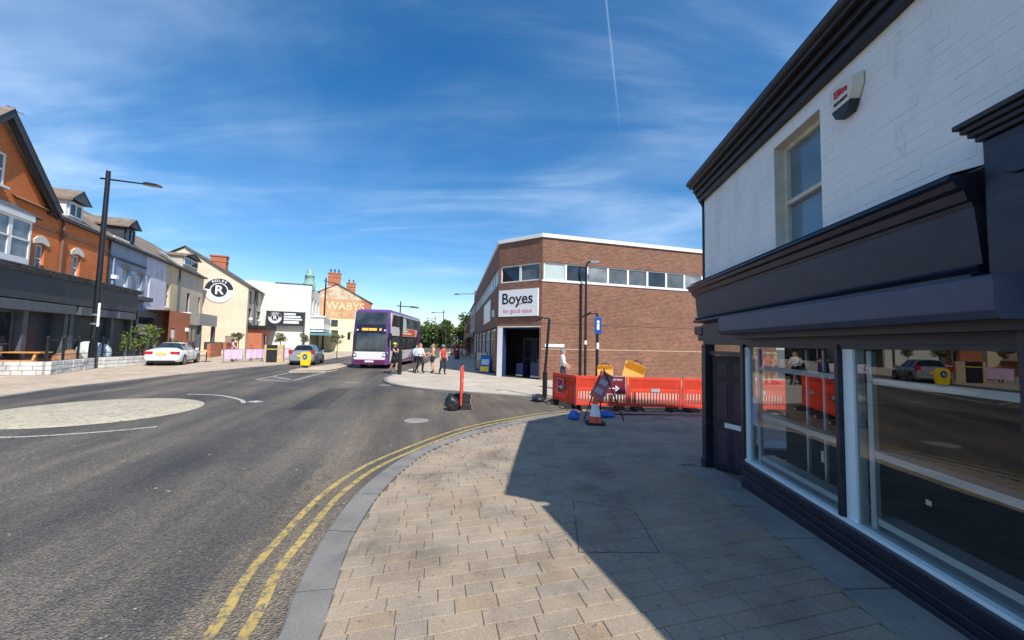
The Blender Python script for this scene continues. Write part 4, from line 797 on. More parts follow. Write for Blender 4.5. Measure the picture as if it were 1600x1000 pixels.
# ------------------------------------------------------------------ street lamps and posts
def lamp(label, x, y, h, ang, arm=1.7, r=.11, z=.07, head=1.0, group=None):
    t = thing('street_lamp', label, 'street lamp', (x, y, z), ang, group)
    MB().tube((0, 0, 0), (0, 0, 1.4), r * 1.25, r * 1.2, 14).tube((0, 0, 1.4), (0, 0, h), r, r * .72, 14).build('pole', 'black_paint', t)
    MB().tube((-.35, 0, h - .45), (arm, 0, h - .55), .05, .04, 8).build('arm', 'black_paint', t)
    m = MB(); s = head; m.add([(arm - .05, -.1 * s, h - .6), (arm + .2 * s, -.2 * s, h - .62), (arm + .75 * s, -.16 * s, h - .66), (arm + .95 * s, 0, h - .67), (arm + .75 * s, .16 * s, h - .66), (arm + .2 * s, .2 * s, h - .62), (arm - .05, .1 * s, h - .6),
        (arm - .05, -.08 * s, h - .5), (arm + .2 * s, -.14 * s, h - .46), (arm + .7 * s, -.1 * s, h - .52), (arm + .88 * s, 0, h - .58), (arm + .7 * s, .1 * s, h - .52), (arm + .2 * s, .14 * s, h - .46), (arm - .05, .08 * s, h - .5)],
        [tuple(range(7, 14))] + [(i, (i + 1) % 7, 7 + (i + 1) % 7, 7 + i) for i in range(7)]); m.build('lantern', 'black_paint', t)
    MB().add([(arm, -.08 * s, h - .605), (arm + .2 * s, -.17 * s, h - .627), (arm + .72 * s, -.13 * s, h - .667), (arm + .9 * s, 0, h - .676), (arm + .72 * s, .13 * s, h - .667), (arm + .2 * s, .17 * s, h - .627), (arm, .08 * s, h - .605)], [tuple(range(6, -1, -1))]).build('lens', 'lens', t)
    return t
L0 = lamp('tall black street lamp in front of the orange brick house', -23.0, 21.2, 11.1, 12, 1.75, .145)
for z0, z1, mt in ((2.4, 2.5, 'steel_grey'), (2.9, 3.0, 'steel_grey')): MB().tube((0, 0, z0), (0, 0, z1), .195, n=14).build('band', mt, L0)
B('notice', 'white_plastic', L0, (.19, .3, -.18, -.16, 2.3, 3.6))
lamp('slim street lamp standing beyond the bus', -11.4, 39.0, 5.9, 0, 1.0, .08); lamp('street lamp on a high post beside the brick store flank', -5.6, 57.0, 9.6, 180, 2.2, .12, .08); lamp('thin street lamp left of the post box', -13.6, 76.0, 8.2, 180, 1.6, .1, .08); lamp('farthest thin street lamp before the trees', -20.4, 102, 8.6, 180, 1.6, .1, .08)
lamp('thin dark street lamp standing before the faded wall sign', -27.2, 55.5, 10.8, 60, .9, .13)
SP = thing('sign_post', 'black post on the kerb corner beside the pedestrians', 'post', (-6.22, 21.6, .08)); MB().tube((0, 0, 0), (0, 0, 1.3), .11, n=12).tube((0, 0, 1.3), (0, 0, 3.25), .075, n=12).build('pole', 'black_paint', SP); B('sign_edge', 'black_paint', SP, (-.02, .02, -.3, .3, 2.5, 3.2))
def bent_lamp(name, label, x, y, h, lean, z=.08, plate=False):
    t = thing(name, label, 'post', (x, y, z)); MB().tube((0, 0, 0), (0, 0, .9), .085, n=12).tube((0, 0, .9), (lean, 0, h), .05, .045, 12).build('pole', 'black_paint', t)
    MB().path([(lean, 0, h), (lean - .06, 0, h + .06), (lean - .2, -.03, h + .03)], .035).build('neck', 'black_paint', t); MB().add([(lean - .22, -.1, h + .1), (lean - .22, .1, h + .1), (lean - .5, .08, h - .06), (lean - .5, -.08, h - .06), (lean - .25, -.09, h), (lean - .25, .09, h), (lean - .48, .07, h - .1), (lean - .48, -.07, h - .1)], [(0, 1, 2, 3), (4, 7, 6, 5), (0, 3, 7, 4), (1, 5, 6, 2), (2, 6, 7, 3), (0, 4, 5, 1)]).build('hood', 'black_paint', t)
    return t
bent_lamp('signal_post', 'leaning black post at the left end of the orange barriers', 1.2, 13.55, 2.75, .12)
P2 = bent_lamp('signal_post', 'black post carrying a blue cycle sign behind the barriers', 2.75, 12.35, 2.85, 0)
bs_ = B('sign_plate', 'blue_sign', P2, (-.10, .12, -.075, -.055, 2.22, 2.78), bevel=.02); MB().tube((.01, -.076, 2.62), (.01, -.082, 2.62), .05, n=12).build('symbol', 'white_plastic', bs_); B('symbol_figure', 'white_plastic', bs_, (-.03, .05, -.083, -.076, 2.36, 2.56))
B('sticker', 'white_plastic', P2, (-.03, .05, -.062, -.053, 1.75, 1.95))
LW = thing('wall_lamp_post', 'tall thin black lamp post standing against the brick store wall', 'street lamp', (3.95, 20.55, .08)); MB().tube((0, 0, 0), (0, 0, 6.1), .075, .06).build('pole', 'black_paint', LW); MB().path([(0, 0, 6.1), (.1, 0, 6.35), (.55, -.1, 6.38)], .05).build('neck', 'black_paint', LW); B('hood', 'steel_grey', LW, (.2, .65, -.2, 0, 6.28, 6.4)); B('sticker', 'white_plastic', LW, (-.06, .06, -.085, -.075, 1.9, 2.1))

# ------------------------------------------------------------------ barriers and road works
def barrier(label, a, b, mt='orange_plastic', z=.0, group='plastic pedestrian barriers round the works', h=1.02, signm=None):
    a, b = Vector(a), Vector(b); Ln = (b - a).length - .03; t = thing('plastic_barrier', label, 'barrier', (a.x, a.y, z), math.degrees(math.atan2(b.y - a.y, b.x - a.x)), group)
    m = MB(); m.box(0, Ln, -.025, .025, h - .10, h); m.box(0, .07, -.022, .022, .14, h - .1); m.box(Ln - .07, Ln, -.022, .022, .14, h - .1); m.box(.07, Ln - .07, -.02, .02, .14, .24); m.box(.07, Ln - .07, -.02, .02, .56, .66)
    m.box(.07, Ln - .07, -.012, .012, .66, h - .1); n = int((Ln - .14) / .085)
    for i in range(n): x = .07 + (Ln - .14) * (i + .5) / n; m.box(x - .022, x + .022, -.018, .018, .24, .56)
    for i in range(2 * n): x = .07 + (Ln - .14) * (i + .5) / (2 * n); m.box(x - .01, x + .01, -.021, .021, .70, h - .1)
    m.build('panel', mt, t, bevel=.006)
    B('reflector', 'reflective_grey', t, (Ln * .5 - .13, Ln * .5 + .13, -.03, .03, .585, .685))
    for x in (.25, Ln - .25): f = MB().prism([(-.32, 0), (.32, 0), (.3, .09), (.1, .14), (-.1, .14), (-.3, .09)], 'x', x - .12, x + .12).build('foot', 'black_rubber', t, bevel=.01); B('foot_marker', 'wood_tan', f, (x - .09, x + .09, -.335, -.3, .02, .06))
    MB().tube((Ln + .01, 0, .1), (Ln + .01, 0, .75), .018, n=6).build('joint_pin', 'steel_grey', t)
    return t
jo = [(1.42, 12.95), (1.98, 11.72), (3.55, 11.62), (5.15, 11.60), (6.75, 11.62), (8.35, 11.7), (9.95, 11.8)]
lb = ['orange plastic barrier turned at the left end by the leaning post', 'orange barrier behind the traffic cone and tilted sign', 'orange barrier third from the left, below the amber boards', 'orange barrier nearest the navy shop corner', 'orange barrier seen past the shop corner and its door', 'orange barrier at the far right seen through the shop door']
bars = [barrier(l, p, q) for l, p, q in zip(lb, jo, jo[1:])]
barrier('orange barrier standing end on in the side street mouth', (-1.40, 11.05), (-1.62, 12.55), h=1.12); barrier('second orange barrier in line behind the end-on one', (-1.62, 12.6), (-1.72, 14.0), h=1.12)
AR = thing('arrow_sign', 'small red sign with white arrow on the leftmost barrier', 'sign', (1.58, 12.5, .45), -65.5); B('plate', 'sign_maroon', AR, (-.06, .32, -.055, -.04, -.05, .42)); m = MB(); m.box(.0, .18, -.06, -.056, .14, .17); m.add([(.16, -.06, .08), (.27, -.06, .155), (.16, -.06, .23)], [(0, 1, 2)]); m.build('arrow', 'white_plastic', AR); B('border', 'white_plastic', AR, (-.05, .31, -.058, -.0555, -.04, -.03), (-.05, .31, -.058, -.0555, .40, .41), (-.05, -.04, -.058, -.0555, -.03, .4), (.3, .31, -.058, -.0555, -.03, .4))
PS = thing('pedestrian_sign', 'maroon sign with white arrow hung on the barriers right of the cone', 'sign', (3.05, 11.50, .50), 0); B('plate', 'sign_maroon', PS, (-.38, .38, -.02, .0, 0, .56)); m = MB(); m.box(-.12, .1, -.025, -.021, .17, .20); m.add([(.06, -.025, .09), (.19, -.025, .185), (.06, -.025, .28)], [(0, 1, 2)]); m.build('arrow', 'white_plastic', PS); text('lettering', 'Pedestrians', .115, 'white_plastic', PS, (0, -.023, .45)); B('border', 'white_plastic', PS, (-.37, .37, -.023, -.0205, .01, .022), (-.37, .37, -.023, -.0205, .538, .55), (-.37, -.358, -.023, -.0205, .022, .538), (.358, .37, -.023, -.0205, .022, .538))
TS = thing('tilted_sign', 'faded red sign board leaning crooked on a black tripod frame', 'sign', (2.35, 9.95, .05)); tm = Matrix.Translation((0, 0, .86)) @ Matrix.Rotation(R(-12), 4, 'X') @ Matrix.Rotation(R(28), 4, 'Y') @ Matrix.Scale(.86, 4)
m = MB(); m.box(-.21, .21, -.012, .012, -.42, .42, 0, tm); bd = m.build('board', 'sign_faded', TS); m = MB(); m.box(-.12, .12, -.016, -.0125, .03, .2, 0, tm); m.box(-.14, .1, -.016, -.0125, -.26, -.10, 0, tm); m.build('white_patch', 'reflective_grey', bd)
m = MB()
for (xa, za, xb, zb) in ((-.2, -.41, .2, -.40), (-.2, .40, .2, .41), (-.2, -.4, -.19, .4), (.19, -.4, .2, .4)): m.box(xa, xb, -.015, -.0125, za, zb, 0, tm)
m.build('border', 'reflective_grey', bd)
MB().path([(0, .06, 1.25), (-.48, -.12, .02)], .016).path([(.05, .06, 1.3), (.52, -.16, .02)], .018).path([(.02, .06, 1.2), (.1, .62, .02)], .016).path([(-.3, -.05, .45), (.32, -.06, .45)], .012).build('tripod', 'black_paint', TS)
CN = thing('traffic_cone', 'orange and white traffic cone in front of the barriers', 'cone', (2.06, 9.4, .056)); MB().prism([(-.22, -.16), (-.16, -.22), (.16, -.22), (.22, -.16), (.22, .16), (.16, .22), (-.16, .22), (-.22, .16)], 'z', 0, .045).build('base', 'black_rubber', CN, bevel=.01)
MB().lathe([(.155, .045), (.145, .07), (.128, .19)], 20).build('lower_band', 'cone_orange', CN); MB().lathe([(.128, .19), (.074, .48)], 20).build('reflective_sleeve', 'white_plastic', CN); MB().lathe([(.074, .48), (.036, .70), (.03, .75), (.001, .75)], 20).build('top', 'cone_orange', CN)
def blob(name, label, cat, loc, s, matn, seed, rot=0, group=None):
    bm = bmesh.new(); bmesh.ops.create_icosphere(bm, subdivisions=3, radius=1); rr = random.Random(seed); ph = [rr.uniform(0, 6) for _ in range(6)]
    for v in bm.verts:
        c = v.co; k = 1 + .13 * math.sin(3 * c.x + ph[0]) + .10 * math.sin(4.3 * c.y + ph[1]) + .07 * math.sin(7 * c.z + ph[2] + 3 * c.x); c *= k; c.x *= s[0]; c.y *= s[1]; c.z = max(c.z, -.6) * s[2] + .6 * s[2]
    me = bpy.data.meshes.new(name); bm.to_mesh(me); bm.free(); me.materials.append(MATS[matn])
    for p in me.polygons: p.use_smooth = True
    o = bpy.data.objects.new(name, me); COL.objects.link(o); o.location = loc; o.rotation_euler.z = rot; return tag(o, label, cat, group) if label else o
blob('sandbag', 'round blue sandbag left of the cone', 'sandbag', (1.63, 9.95, .055), (.17, .15, .13), 'blue_bag', 3); blob('sandbag', 'flat blue sandbag right of the cone', 'sandbag', (2.52, 10.3, .055), (.28, .17, .10), 'blue_bag', 9, .2); blob('refuse_sack', 'black sack slumped against the end-on barrier', 'sack', (-1.62, 11.15, .0), (.17, .2, .28), 'black_bag', 5)
blob('refuse_sack', 'dark grey sack at the foot of the leaning post', 'sack', (.95, 13.2, .0), (.25, .25, .14), 'black_bag', 8)
for lbl, x, y, s, tl in (('smaller amber folding board standing behind the barriers', 2.98, 12.1, .46, 0), ('larger amber board tipped over above the barriers', 3.72, 12.1, .62, 22)):
    t = thing('amber_board', lbl, 'board', (x, y, .70)); tm = Matrix.Rotation(R(tl), 4, 'Y'); m = MB(); m.box(-s * .55, s * .55, -.02, .02, 0, .75 if tl else .62, 0, tm @ Matrix.Rotation(R(-18), 4, 'X')); m.build('board', 'amber_plastic', t, bevel=.02); m = MB(); m.box(-s * .5, s * .5, .25, .28, 0, .7 if tl else .58, 0, tm @ Matrix.Rotation(R(14), 4, 'X')); m.build('rear_board', 'amber_plastic', t, bevel=.02); m = MB(); z = .76 if tl else .6; m.path([tm @ Vector(p) for p in ((-.13, .12, z - .02), (-.1, .12, z + .07), (.1, .12, z + .07), (.13, .12, z - .02))], .014); m.path([(-.18, 0, 0), (-.18, 0, -.71)], .02).path([(.18, .1, 0), (.18, .1, -.71)], .02); m.build('handle_and_legs', 'black_rubber', t)

# ------------------------------------------------------------------ vehicles
def wheel(parent, x, y, z, r, wd, rim='alloy'):
    w_ = MB().tube((x - wd / 2, y, z), (x + wd / 2, y, z), r, n=24).build('wheel', 'black_rubber', parent)
    s = 1 if x > 0 else -1; m = MB(); m.tube((x + s * wd * .42, y, z), (x + s * (wd / 2 + .008), y, z), r * .66, r * .62, 20); m.build('rim', rim, w_); m = MB()
    for k in range(5): a = 2 * math.pi * k / 5; m.tube((x + s * (wd / 2 + .012), y + math.cos(a + .3) * r * .42, z + math.sin(a + .3) * r * .42), (x + s * (wd / 2 + .016), y + math.cos(a + .3) * r * .42, z + math.sin(a + .3) * r * .42), r * .13, n=8)
    m.build('rim_opening', 'black_paint', w_); return w_
def car(label, loc, rot, paint, st, W, wheels, glassrows, lights, hatch):
    t = thing('parked_car' if hatch is None else 'car', label, 'car', loc, rot)         # local +y forward, rear at y=0
    m = MB(); rings = []
    for (y, zb, zs, zbelt, zr, wr, wk) in st:
        w = W / 2 * wk; h = [(0, zb), (w * .86, zb), (w * .985, zb + .10), (w, zs), (w * .965, zbelt), (wr, zr - .05), (wr * .82, zr), (0, zr + .015)]
        rings.append([(x, y, z) for x, z in h] + [(-x, y, z) for x, z in h[-2:0:-1]])
    n = len(rings[0]); vs = [p for r_ in rings for p in r_]
    for k in range(len(rings) - 1):
        for i in range(n):
            q = (k * n + i, (k + 1) * n + i, (k + 1) * n + (i + 1) % n, k * n + (i + 1) % n); side = i in (4, n - 5); top = i in (5, 6, n - 7, n - 6)
            g = (k in glassrows[0] and side) or (k in glassrows[1] and (top or side)); m.add([vs[j] for j in q], [(0, 1, 2, 3)], 1 if g else 0, not g)
    m.add(rings[0], [tuple(range(n))], 0); m.add(rings[-1], [tuple(range(n - 1, -1, -1))], 0)
    b = m.build('body', [paint, 'glass'], t)
    bm = bmesh.new(); bm.from_mesh(b.data); bmesh.ops.remove_doubles(bm, verts=bm.verts, dist=.0005); bmesh.ops.recalc_face_normals(bm, faces=bm.faces); bm.to_mesh(b.data); bm.free()
    for y in wheels:
        for s in (-1, 1): wheel(t, s * (W / 2 - .10), y, .315, .315, .2); MB().tube((s * (W / 2 - .16), y, .34), (s * (W / 2 + .004), y, .34), .375, n=24).build('wheel_arch', 'black_paint', t)
    for s in (-1, 1):
        MB().box(*sorted((s * lights[0], s * lights[1])), -.03, .16, lights[2], lights[3]).build('tail_light', 'lamp_red', t, bevel=.02)
        MB().box(*sorted((s * (W / 2 - .02), s * (W / 2 + .16))), wheels[1] - .75, wheels[1] - .6, .93, 1.07).build('wing_mirror', paint, t, bevel=.03)
    B('number_plate', 'plate_yellow', t, (-.26, .26, -.055, -.02, lights[4], lights[4] + .12)); B('bumper_insert', 'black_paint', t, (-W * .36, W * .36, -.02, .3, .20, .34)); B('side_trim', 'black_paint', t, (W / 2 - .01, W / 2 + .003, wheels[0] + .5, wheels[1] - .5, .22, .3), (-W / 2 - .003, -W / 2 + .01, wheels[0] + .5, wheels[1] - .5, .22, .3))
    m = MB()
    for s in (-1, 1):
        for k in (wheels[0] + .72, wheels[0] + 1.7): m.box(*sorted((s * (W / 2 - .012), s * (W / 2 + .004))), k, k + .02, .35, .95)
    m.build('door_gap', 'black_paint', t); return t
saloon = [(0, .34, .62, .88, .95, .60, .86), (.12, .26, .62, .93, 1.02, .66, .96), (.55, .2, .62, .95, 1.06, .66, 1), (.75, .2, .62, .95, 1.10, .63, 1), (1.35, .2, .62, .95, 1.41, .52, 1), (1.45, .2, .62, .95, 1.425, .52, 1), (2.2, .2, .62, .94, 1.44, .53, 1), (2.28, .2, .62, .94, 1.44, .53, 1), (2.95, .2, .62, .93, 1.40, .52, 1), (3.65, .2, .62, .92, 1.0, .66, 1), (4.3, .22, .6, .8, .88, .62, .95), (4.62, .3, .55, .68, .74, .5, .8)]
car('white saloon car parked on the tan forecourt', (-21.75, 24.0, .075), 25, 'car_white', saloon, 1.82, (.95, 3.72), ({4, 5, 7, 8} | {3}, {3, 8}), (.42, .86, .72, .9, .70), None)
hatch = [(0, .34, .6, .86, .92, .58, .86), (.1, .26, .6, .92, 1.0, .62, .97), (.22, .2, .6, .95, 1.08, .60, 1), (.62, .2, .6, .96, 1.45, .50, 1), (.75, .2, .6, .96, 1.47, .51, 1), (1.45, .2, .6, .95, 1.49, .52, 1), (1.53, .2, .6, .95, 1.49, .52, 1), (2.25, .2, .6, .94, 1.45, .52, 1), (3.05, .2, .6, .92, 1.02, .64, 1), (3.7, .24, .58, .8, .86, .6, .94), (3.95, .3, .52, .66, .7, .48, .8)]
car('silver hatchback driving away beside the yellow bollard', (-15.45, 28.4, .0), 15, 'car_silver', hatch, 1.74, (.72, 3.2), ({2, 4, 6, 7}, {2, 7}), (.60, .86, .85, 1.12, .62), 1)

BU = thing('double_decker_bus', 'purple and white double decker bus facing the camera', 'bus', (-9.78, 26.6, 0), 1.8)
HW = 1.27; BL = 10.6
def rrect(w, y0, y1, r, n=5):
    o = []
    for cx, cy, a in ((w - r, y0 + r, -90), (w - r, y1 - r, 0), (-w + r, y1 - r, 90), (-w + r, y0 + r, 180)): o += [(cx + r * math.cos(R(a + 90 * i / n)), cy + r * math.sin(R(a + 90 * i / n))) for i in range(n + 1)]
    return o
m = MB(); lv = [(.28, 0, .0), (1.0, 0, .0), (2.25, .05, 0), (2.5, .10, 0), (3.9, .34, .02), (4.1, .5, .08), (4.16, .75, .2)]; rr_ = [rrect(HW - i_, y0, BL - i_, .28) for z, y0, i_ in lv]; n = len(rr_[0])
for k in range(len(lv) - 1): m.add([(*p, lv[k][0]) for p in rr_[k]] + [(*p, lv[k + 1][0]) for p in rr_[k + 1]], [(i, (i + 1) % n, n + (i + 1) % n, n + i) for i in range(n)], 0, True)
m.add([(*p, 4.16) for p in rr_[-1]], [tuple(range(n))]); m.add([(*p, .28) for p in rr_[0]], [tuple(range(n - 1, -1, -1))]); m.build('body', 'bus_purple', BU)
def front(name, poly, matn, off=.012, parent=BU):          # panel laid on the raked front
    def fy(z):
        for (za, ya, _), (zb, yb, _) in zip(lv, lv[1:]):
            if za <= z <= zb: return ya + (yb - ya) * (z - za) / (zb - za)
        return .5
    def bow(x): q = max(0, abs(x) - (HW - .28)); return .28 - math.sqrt(max(0, .28 ** 2 - q * q))
    xs = sorted({p[0] for p in poly}); m = MB(); rows = []
    zs = sorted({p[1] for p in poly}); z0, z1 = zs[0], zs[-1]; N = 8; K = 12
    def edge(z):
        xi = []
        for (xa, za), (xb, zb) in zip(poly, poly[1:] + poly[:1]):
            if za != zb and min(za, zb) <= z <= max(za, zb): xi.append(xa + (xb - xa) * (z - za) / (zb - za))
        return min(xi), max(xi)
    for i in range(N + 1):
        z = z0 + (z1 - z0) * (i / N * .9998 + .0001); a, b = edge(z); rows.append([(a + (b - a) * j / K, fy(z) - off + bow(a + (b - a) * j / K), z) for j in range(K + 1)])
    for i in range(N):
        for j in range(K): m.add([rows[i][j], rows[i][j + 1], rows[i + 1][j + 1], rows[i + 1][j]], [(0, 1, 2, 3)], 0, True)
    return m.build(name, matn, parent)
front('front_mask', [(-1.22, 1.15), (1.22, 1.15), (1.23, 2.2), (1.16, 3.05), (-1.16, 3.05), (-1.23, 2.2)], 'bus_mask', .012); ws = front('windscreen', [(-1.12, 1.28), (1.12, 1.28), (1.14, 2.42), (-1.14, 2.42)], 'glass_bus', .022); front('upper_windscreen', [(-1.14, 3.08), (1.14, 3.08), (1.06, 3.95), (-1.06, 3.95)], 'glass_bus', .014)
front('front_panel', [(-1.04, .62), (1.04, .62), (1.22, 1.16), (-1.22, 1.16)], 'bus_white', .014); front('bumper', [(-1.2, .29), (1.2, .29), (1.2, .78), (.98, .62), (-.98, .62), (-1.2, .78)] if False else [(-1.235, .29), (1.235, .29), (1.235, .615), (-1.235, .615)], 'bus_plum', .016); front('number_plate', [(-.3, .44), (.3, .44), (.3, .56), (-.3, .56)], 'white_plastic', .024); front('destination_display', [(-.8, 2.55), (.8, 2.55), (.8, 2.86), (-.8, 2.86)], 'bus_mask', .022)
for a, b in ((-.62, -.2), (-.15, .4), (.58, .72)): front('display_text', [(a, 2.63), (b, 2.63), (b, 2.79), (a, 2.79)], 'led_orange', .028)
for x in (-.98, .9): front('marker_lamp', [(x, 2.62), (x + .12, 2.62), (x + .12, 2.7), (x, 2.7)], 'white_plastic', .03)
for s in (-1, 1):
    front('headlight', [(min(s * .86, s * 1.14), .80), (max(s * .86, s * 1.14), .80), (max(s * .94, s * 1.18), 1.06), (min(s * .94, s * 1.18), 1.06)], 'black_paint', .026); front('headlight_lens', [(min(s * .92, s * 1.08), .86), (max(s * .92, s * 1.08), .86), (max(s * .96, s * 1.1), 1.0), (min(s * .96, s * 1.1), 1.0)], 'white_plastic', .034)
    MB().path([(s * 1.22, .1, 2.5), (s * 1.42, -.1, 2.45)], .025).box(*sorted((s * 1.34, s * 1.5)), -.16, -.04, 1.95, 2.45).build('mirror', 'black_paint', BU, bevel=.02)
    MB().path([(s * .1, -.035, 1.3), (s * .7, -.02, 1.42)], .012).build('wiper', 'black_paint', BU)
for k in range(4): B('upper_seat', 'cloth_grey', BU, (-.9 + .5 * k, -.55 + .5 * k, .75, .85, 3.0, 3.5))
for s in (1, -1):
    def sd(name, y0, y1, z0, z1, mt, off=.008): return B(name, mt, BU, (*sorted((s * (HW - .05), s * (HW + off))), y0, y1, z0, z1))
    def sp_(name, poly, mt, off=.01): m = MB(); m.prism(poly, 'x', *sorted((s * (HW - .04), s * (HW + off)))); return m.build(name, mt, BU)
    sd('side_panel', .45, 9.6, .32, 3.93, 'bus_white'); sd('lower_glazing', .5, 9.2, 1.25, 2.32, 'bus_mask', .012); sp_('upper_glazing', [(.6, 2.98), (9.9, 2.98), (9.9, 3.82), (.9, 3.82)], 'bus_mask', .014)
    for k in range(6): sd('side_window', .75 + k * 1.42, 2.05 + k * 1.42, 1.36, 2.24, 'glass_bus', .017)
    for k in range(6): sd('upper_side_window', 1.0 + k * 1.48, 2.36 + k * 1.48, 3.06, 3.74, 'glass_bus', .019)
    sp_('rear_panel', [(8.7, 2.3), (BL - .3, 2.3), (BL - .3, 3.9), (9.5, 3.9)], 'bus_purple', .0115); sp_('purple_swoosh', [(6.9, .32), (BL - .3, .32), (BL - .3, 2.3), (8.7, 2.3)], 'bus_purple', .011); sp_('plum_skirt', [(.3, .29), (9, .29), (7, .62), (3.2, .5), (.3, .5)], 'bus_plum', .0135)
    sp_('lilac_sweep', [(5.2, .5), (6.9, .35), (8.0, 1.24), (7.2, 1.24)], 'bus_lilac', .0125); B('advert', 'advert_orange', BU, (*sorted((s * (HW - .02), s * (HW + .022))), 3.3, 8.2, 2.38, 2.92)); B('advert_text', 'white_plastic', BU, (*sorted((s * (HW), s * (HW + .026))), 3.8, 5.6, 2.7, 2.8), (*sorted((s * (HW), s * (HW + .026))), 3.8, 6.6, 2.5, 2.6)); MB().tube((s * HW, 4.2, 3.15), (s * (HW + .03), 4.2, 3.15), .62, n=28).build('round_decal', mat('decal_pale', (.52, .68, .66), .4, .1).name, BU)
    for y in (2.3, 7.6): wheel(BU, s * (HW - .13), y, .48, .48, .28, 'steel_grey'); MB().tube((s * (HW - .1), y, .5), (s * (HW + .016), y, .5), .58, n=24).build('wheel_arch', 'black_paint', BU)
B('roof_panel', 'bus_white', BU, (-1.0, 1.0, 1.6, 9.8, 4.15, 4.18))

# ------------------------------------------------------------------ street furniture, left forecourt
YB = thing('keep_left_bollard', 'yellow keep left bollard on the traffic island', 'bollard', (-13.1, 24.6, .11)); YB.scale = (.78, .78, .92); MB().prism([(-.30, .2), (.30, .2), (.34, .62), (.32, 1.0), (.2, 1.06), (-.2, 1.06), (-.32, 1.0), (-.34, .62)], 'y', -.12, .12).build('shell', 'yellow_plastic', YB, bevel=.03); B('base', 'black_rubber', YB, (-.18, .18, -.1, .1, 0, .21), bevel=.01); d_ = MB().tube((0, -.121, .76), (0, -.135, .76), .2, n=24).build('blue_disc', 'blue_sign', YB); m = MB(); M2 = Matrix.Translation((0, -.137, .76)) @ Matrix.Rotation(R(45), 4, 'Y'); m.box(-.035, .035, -.003, .0, -.14, .06, 0, M2); m.add([M2 @ Vector(p) for p in ((-.09, -.003, -.05), (.09, -.003, -.05), (0, -.003, -.16))], [(0, 1, 2)]); m.build('arrow', 'white_plastic', d_)
LB = thing('litter_bin', 'black litter bin in a tan housing by the cafe screens', 'bin', (-18.7, 30.2, .07), 25); B('housing', 'wood_tan', LB, (-.5, -.36, -.4, .4, 0, 1.35), (.36, .78, -.4, .4, 0, 1.35), (-.36, .36, .2, .4, 0, 1.35), bevel=.02); B('bin_body', 'black_paint', LB, (-.355, .355, -.38, .19, .03, 1.0)); B('bin_top', 'black_paint', LB, (-.355, .355, -.36, .19, 1.06, 1.35)); B('gold_band', 'plate_yellow', LB, (-.355, .355, -.375, .19, 1.001, 1.05))
for i, (u0, x, y) in enumerate(((0, -20.9, 28.0), (1, -20.4, 29.6), (2, -20.2, 31.2), (3, -20.0, 32.8))):
    t = thing('cafe_screen', ['lilac cafe screen nearest the white car', 'second lilac cafe screen from the white car', 'third lilac cafe screen from the white car', 'lilac cafe screen closest to the litter bin'][i], 'cafe screen', (x, y, .07), 74, 'cafe screens on the forecourt'); m = MB()
    for k in range(9):
        def cy_(k): return .02 * math.sin(k * 1.9 + i)
        m.quad((.06 + k * .155, cy_(k), .28), (.06 + (k + 1) * .155, cy_(k + 1), .28), (.06 + (k + 1) * .155, cy_(k + 1) * .4, .98), (.06 + k * .155, cy_(k) * .4, .98))
    m.build('banner', 'pink_cloth', t); 
    for xx in (.03, 1.49): MB().tube((xx, 0, 0), (xx, 0, 1.05), .025, n=8).tube((xx, 0, 0), (xx, 0, .03), .18, n=14).build('post', 'steel_grey', t)
    MB().tube((.03, 0, 1.0), (1.49, 0, 1.0), .018, n=6).build('rail', 'steel_grey', t)
for i, (x, y) in enumerate(((-22.9, 29.0), (-22.4, 31.4), (-22.3, 33.9))):
    t = thing('cafe_table', ['dark cafe table behind the nearest lilac screen', 'dark cafe table behind the middle lilac screens', 'dark cafe table behind the last lilac screen'][i], 'table', (x, y, .07), 20 * i, 'cafe tables on the forecourt'); MB().tube((0, 0, .72), (0, 0, .75), .42, n=20).build('top', 'wood_orange', t); MB().tube((0, 0, .02), (0, 0, .72), .035).tube((0, 0, 0), (0, 0, .03), .25).build('pedestal', 'black_paint', t)
# white stone wall with railings
def stone_wall(name, label, pts, h=.62, th=.35):
    t = thing(name, label, 'wall', (0, 0, .07)); core = MB(); 
    for a, b in zip(pts, pts[1:]):
        a, b = Vector(a), Vector(b); ln = (b - a).length; ang = math.atan2(b.y - a.y, b.x - a.x); M_ = Matrix.Translation((a.x, a.y, 0)) @ Matrix.Rotation(ang, 4, 'Z'); core.box(.02, ln - .02, -th / 2 + .03, th / 2 - .03, 0, h - .02, 0, M_); z = 0; rw = 0
        while z < h - .05:
            hh = .2; x = -.1 if rw % 2 else 0
            while x < ln - .05:
                l_ = random.uniform(.38, .55); xa, xb = max(0, x + .012), min(ln, x + l_ - .012); x += l_
                if xb - xa < .06: continue
                bx = MB(); j = random.uniform(-.012, .015); bx.box(xa, xb, -th / 2 - j, th / 2 + j, z + .008, min(h, z + hh) - .008, 0, M_); bx.build('stone', 'stone_white', t, bevel=.02)
            z += hh; rw += 1
    core.build('core', 'slab', t)
    return t
WP = [(-24.6, 16.1), (-20.95, 17.4), (-22.75, 20.9)]
stone_wall('stone_wall', 'low white stone wall with a corner in front of the charcoal shop', WP); stone_wall('stone_wall', 'low white stone wall running from the lamp to the white car', [(-22.95, 21.6), (-23.4, 26.5)])
def railing(label, pts):
    t = thing('railing', label, 'railing', (0, 0, .69), 0); m = MB(); r_ = MB()
    for a, b in zip(pts, pts[1:]):
        a, b = Vector((*a, 0)), Vector((*b, 0)); n = max(1, round((b - a).length / 1.5)); 
        for k in range(n + 1): p = a.lerp(b, k / n); MB().tube(p, p + Vector((0, 0, 1.05)), .05, n=8).lathe([(.001, .1), (.07, .05), (.05, 0)], 8, c=(p.x, p.y, 1.05)).build('post', 'black_paint', t)
        for z in (.25, .95): r_.tube(a + Vector((0, 0, z)), b + Vector((0, 0, z)), .02, n=6)
    r_.build('rails', 'black_paint', t)
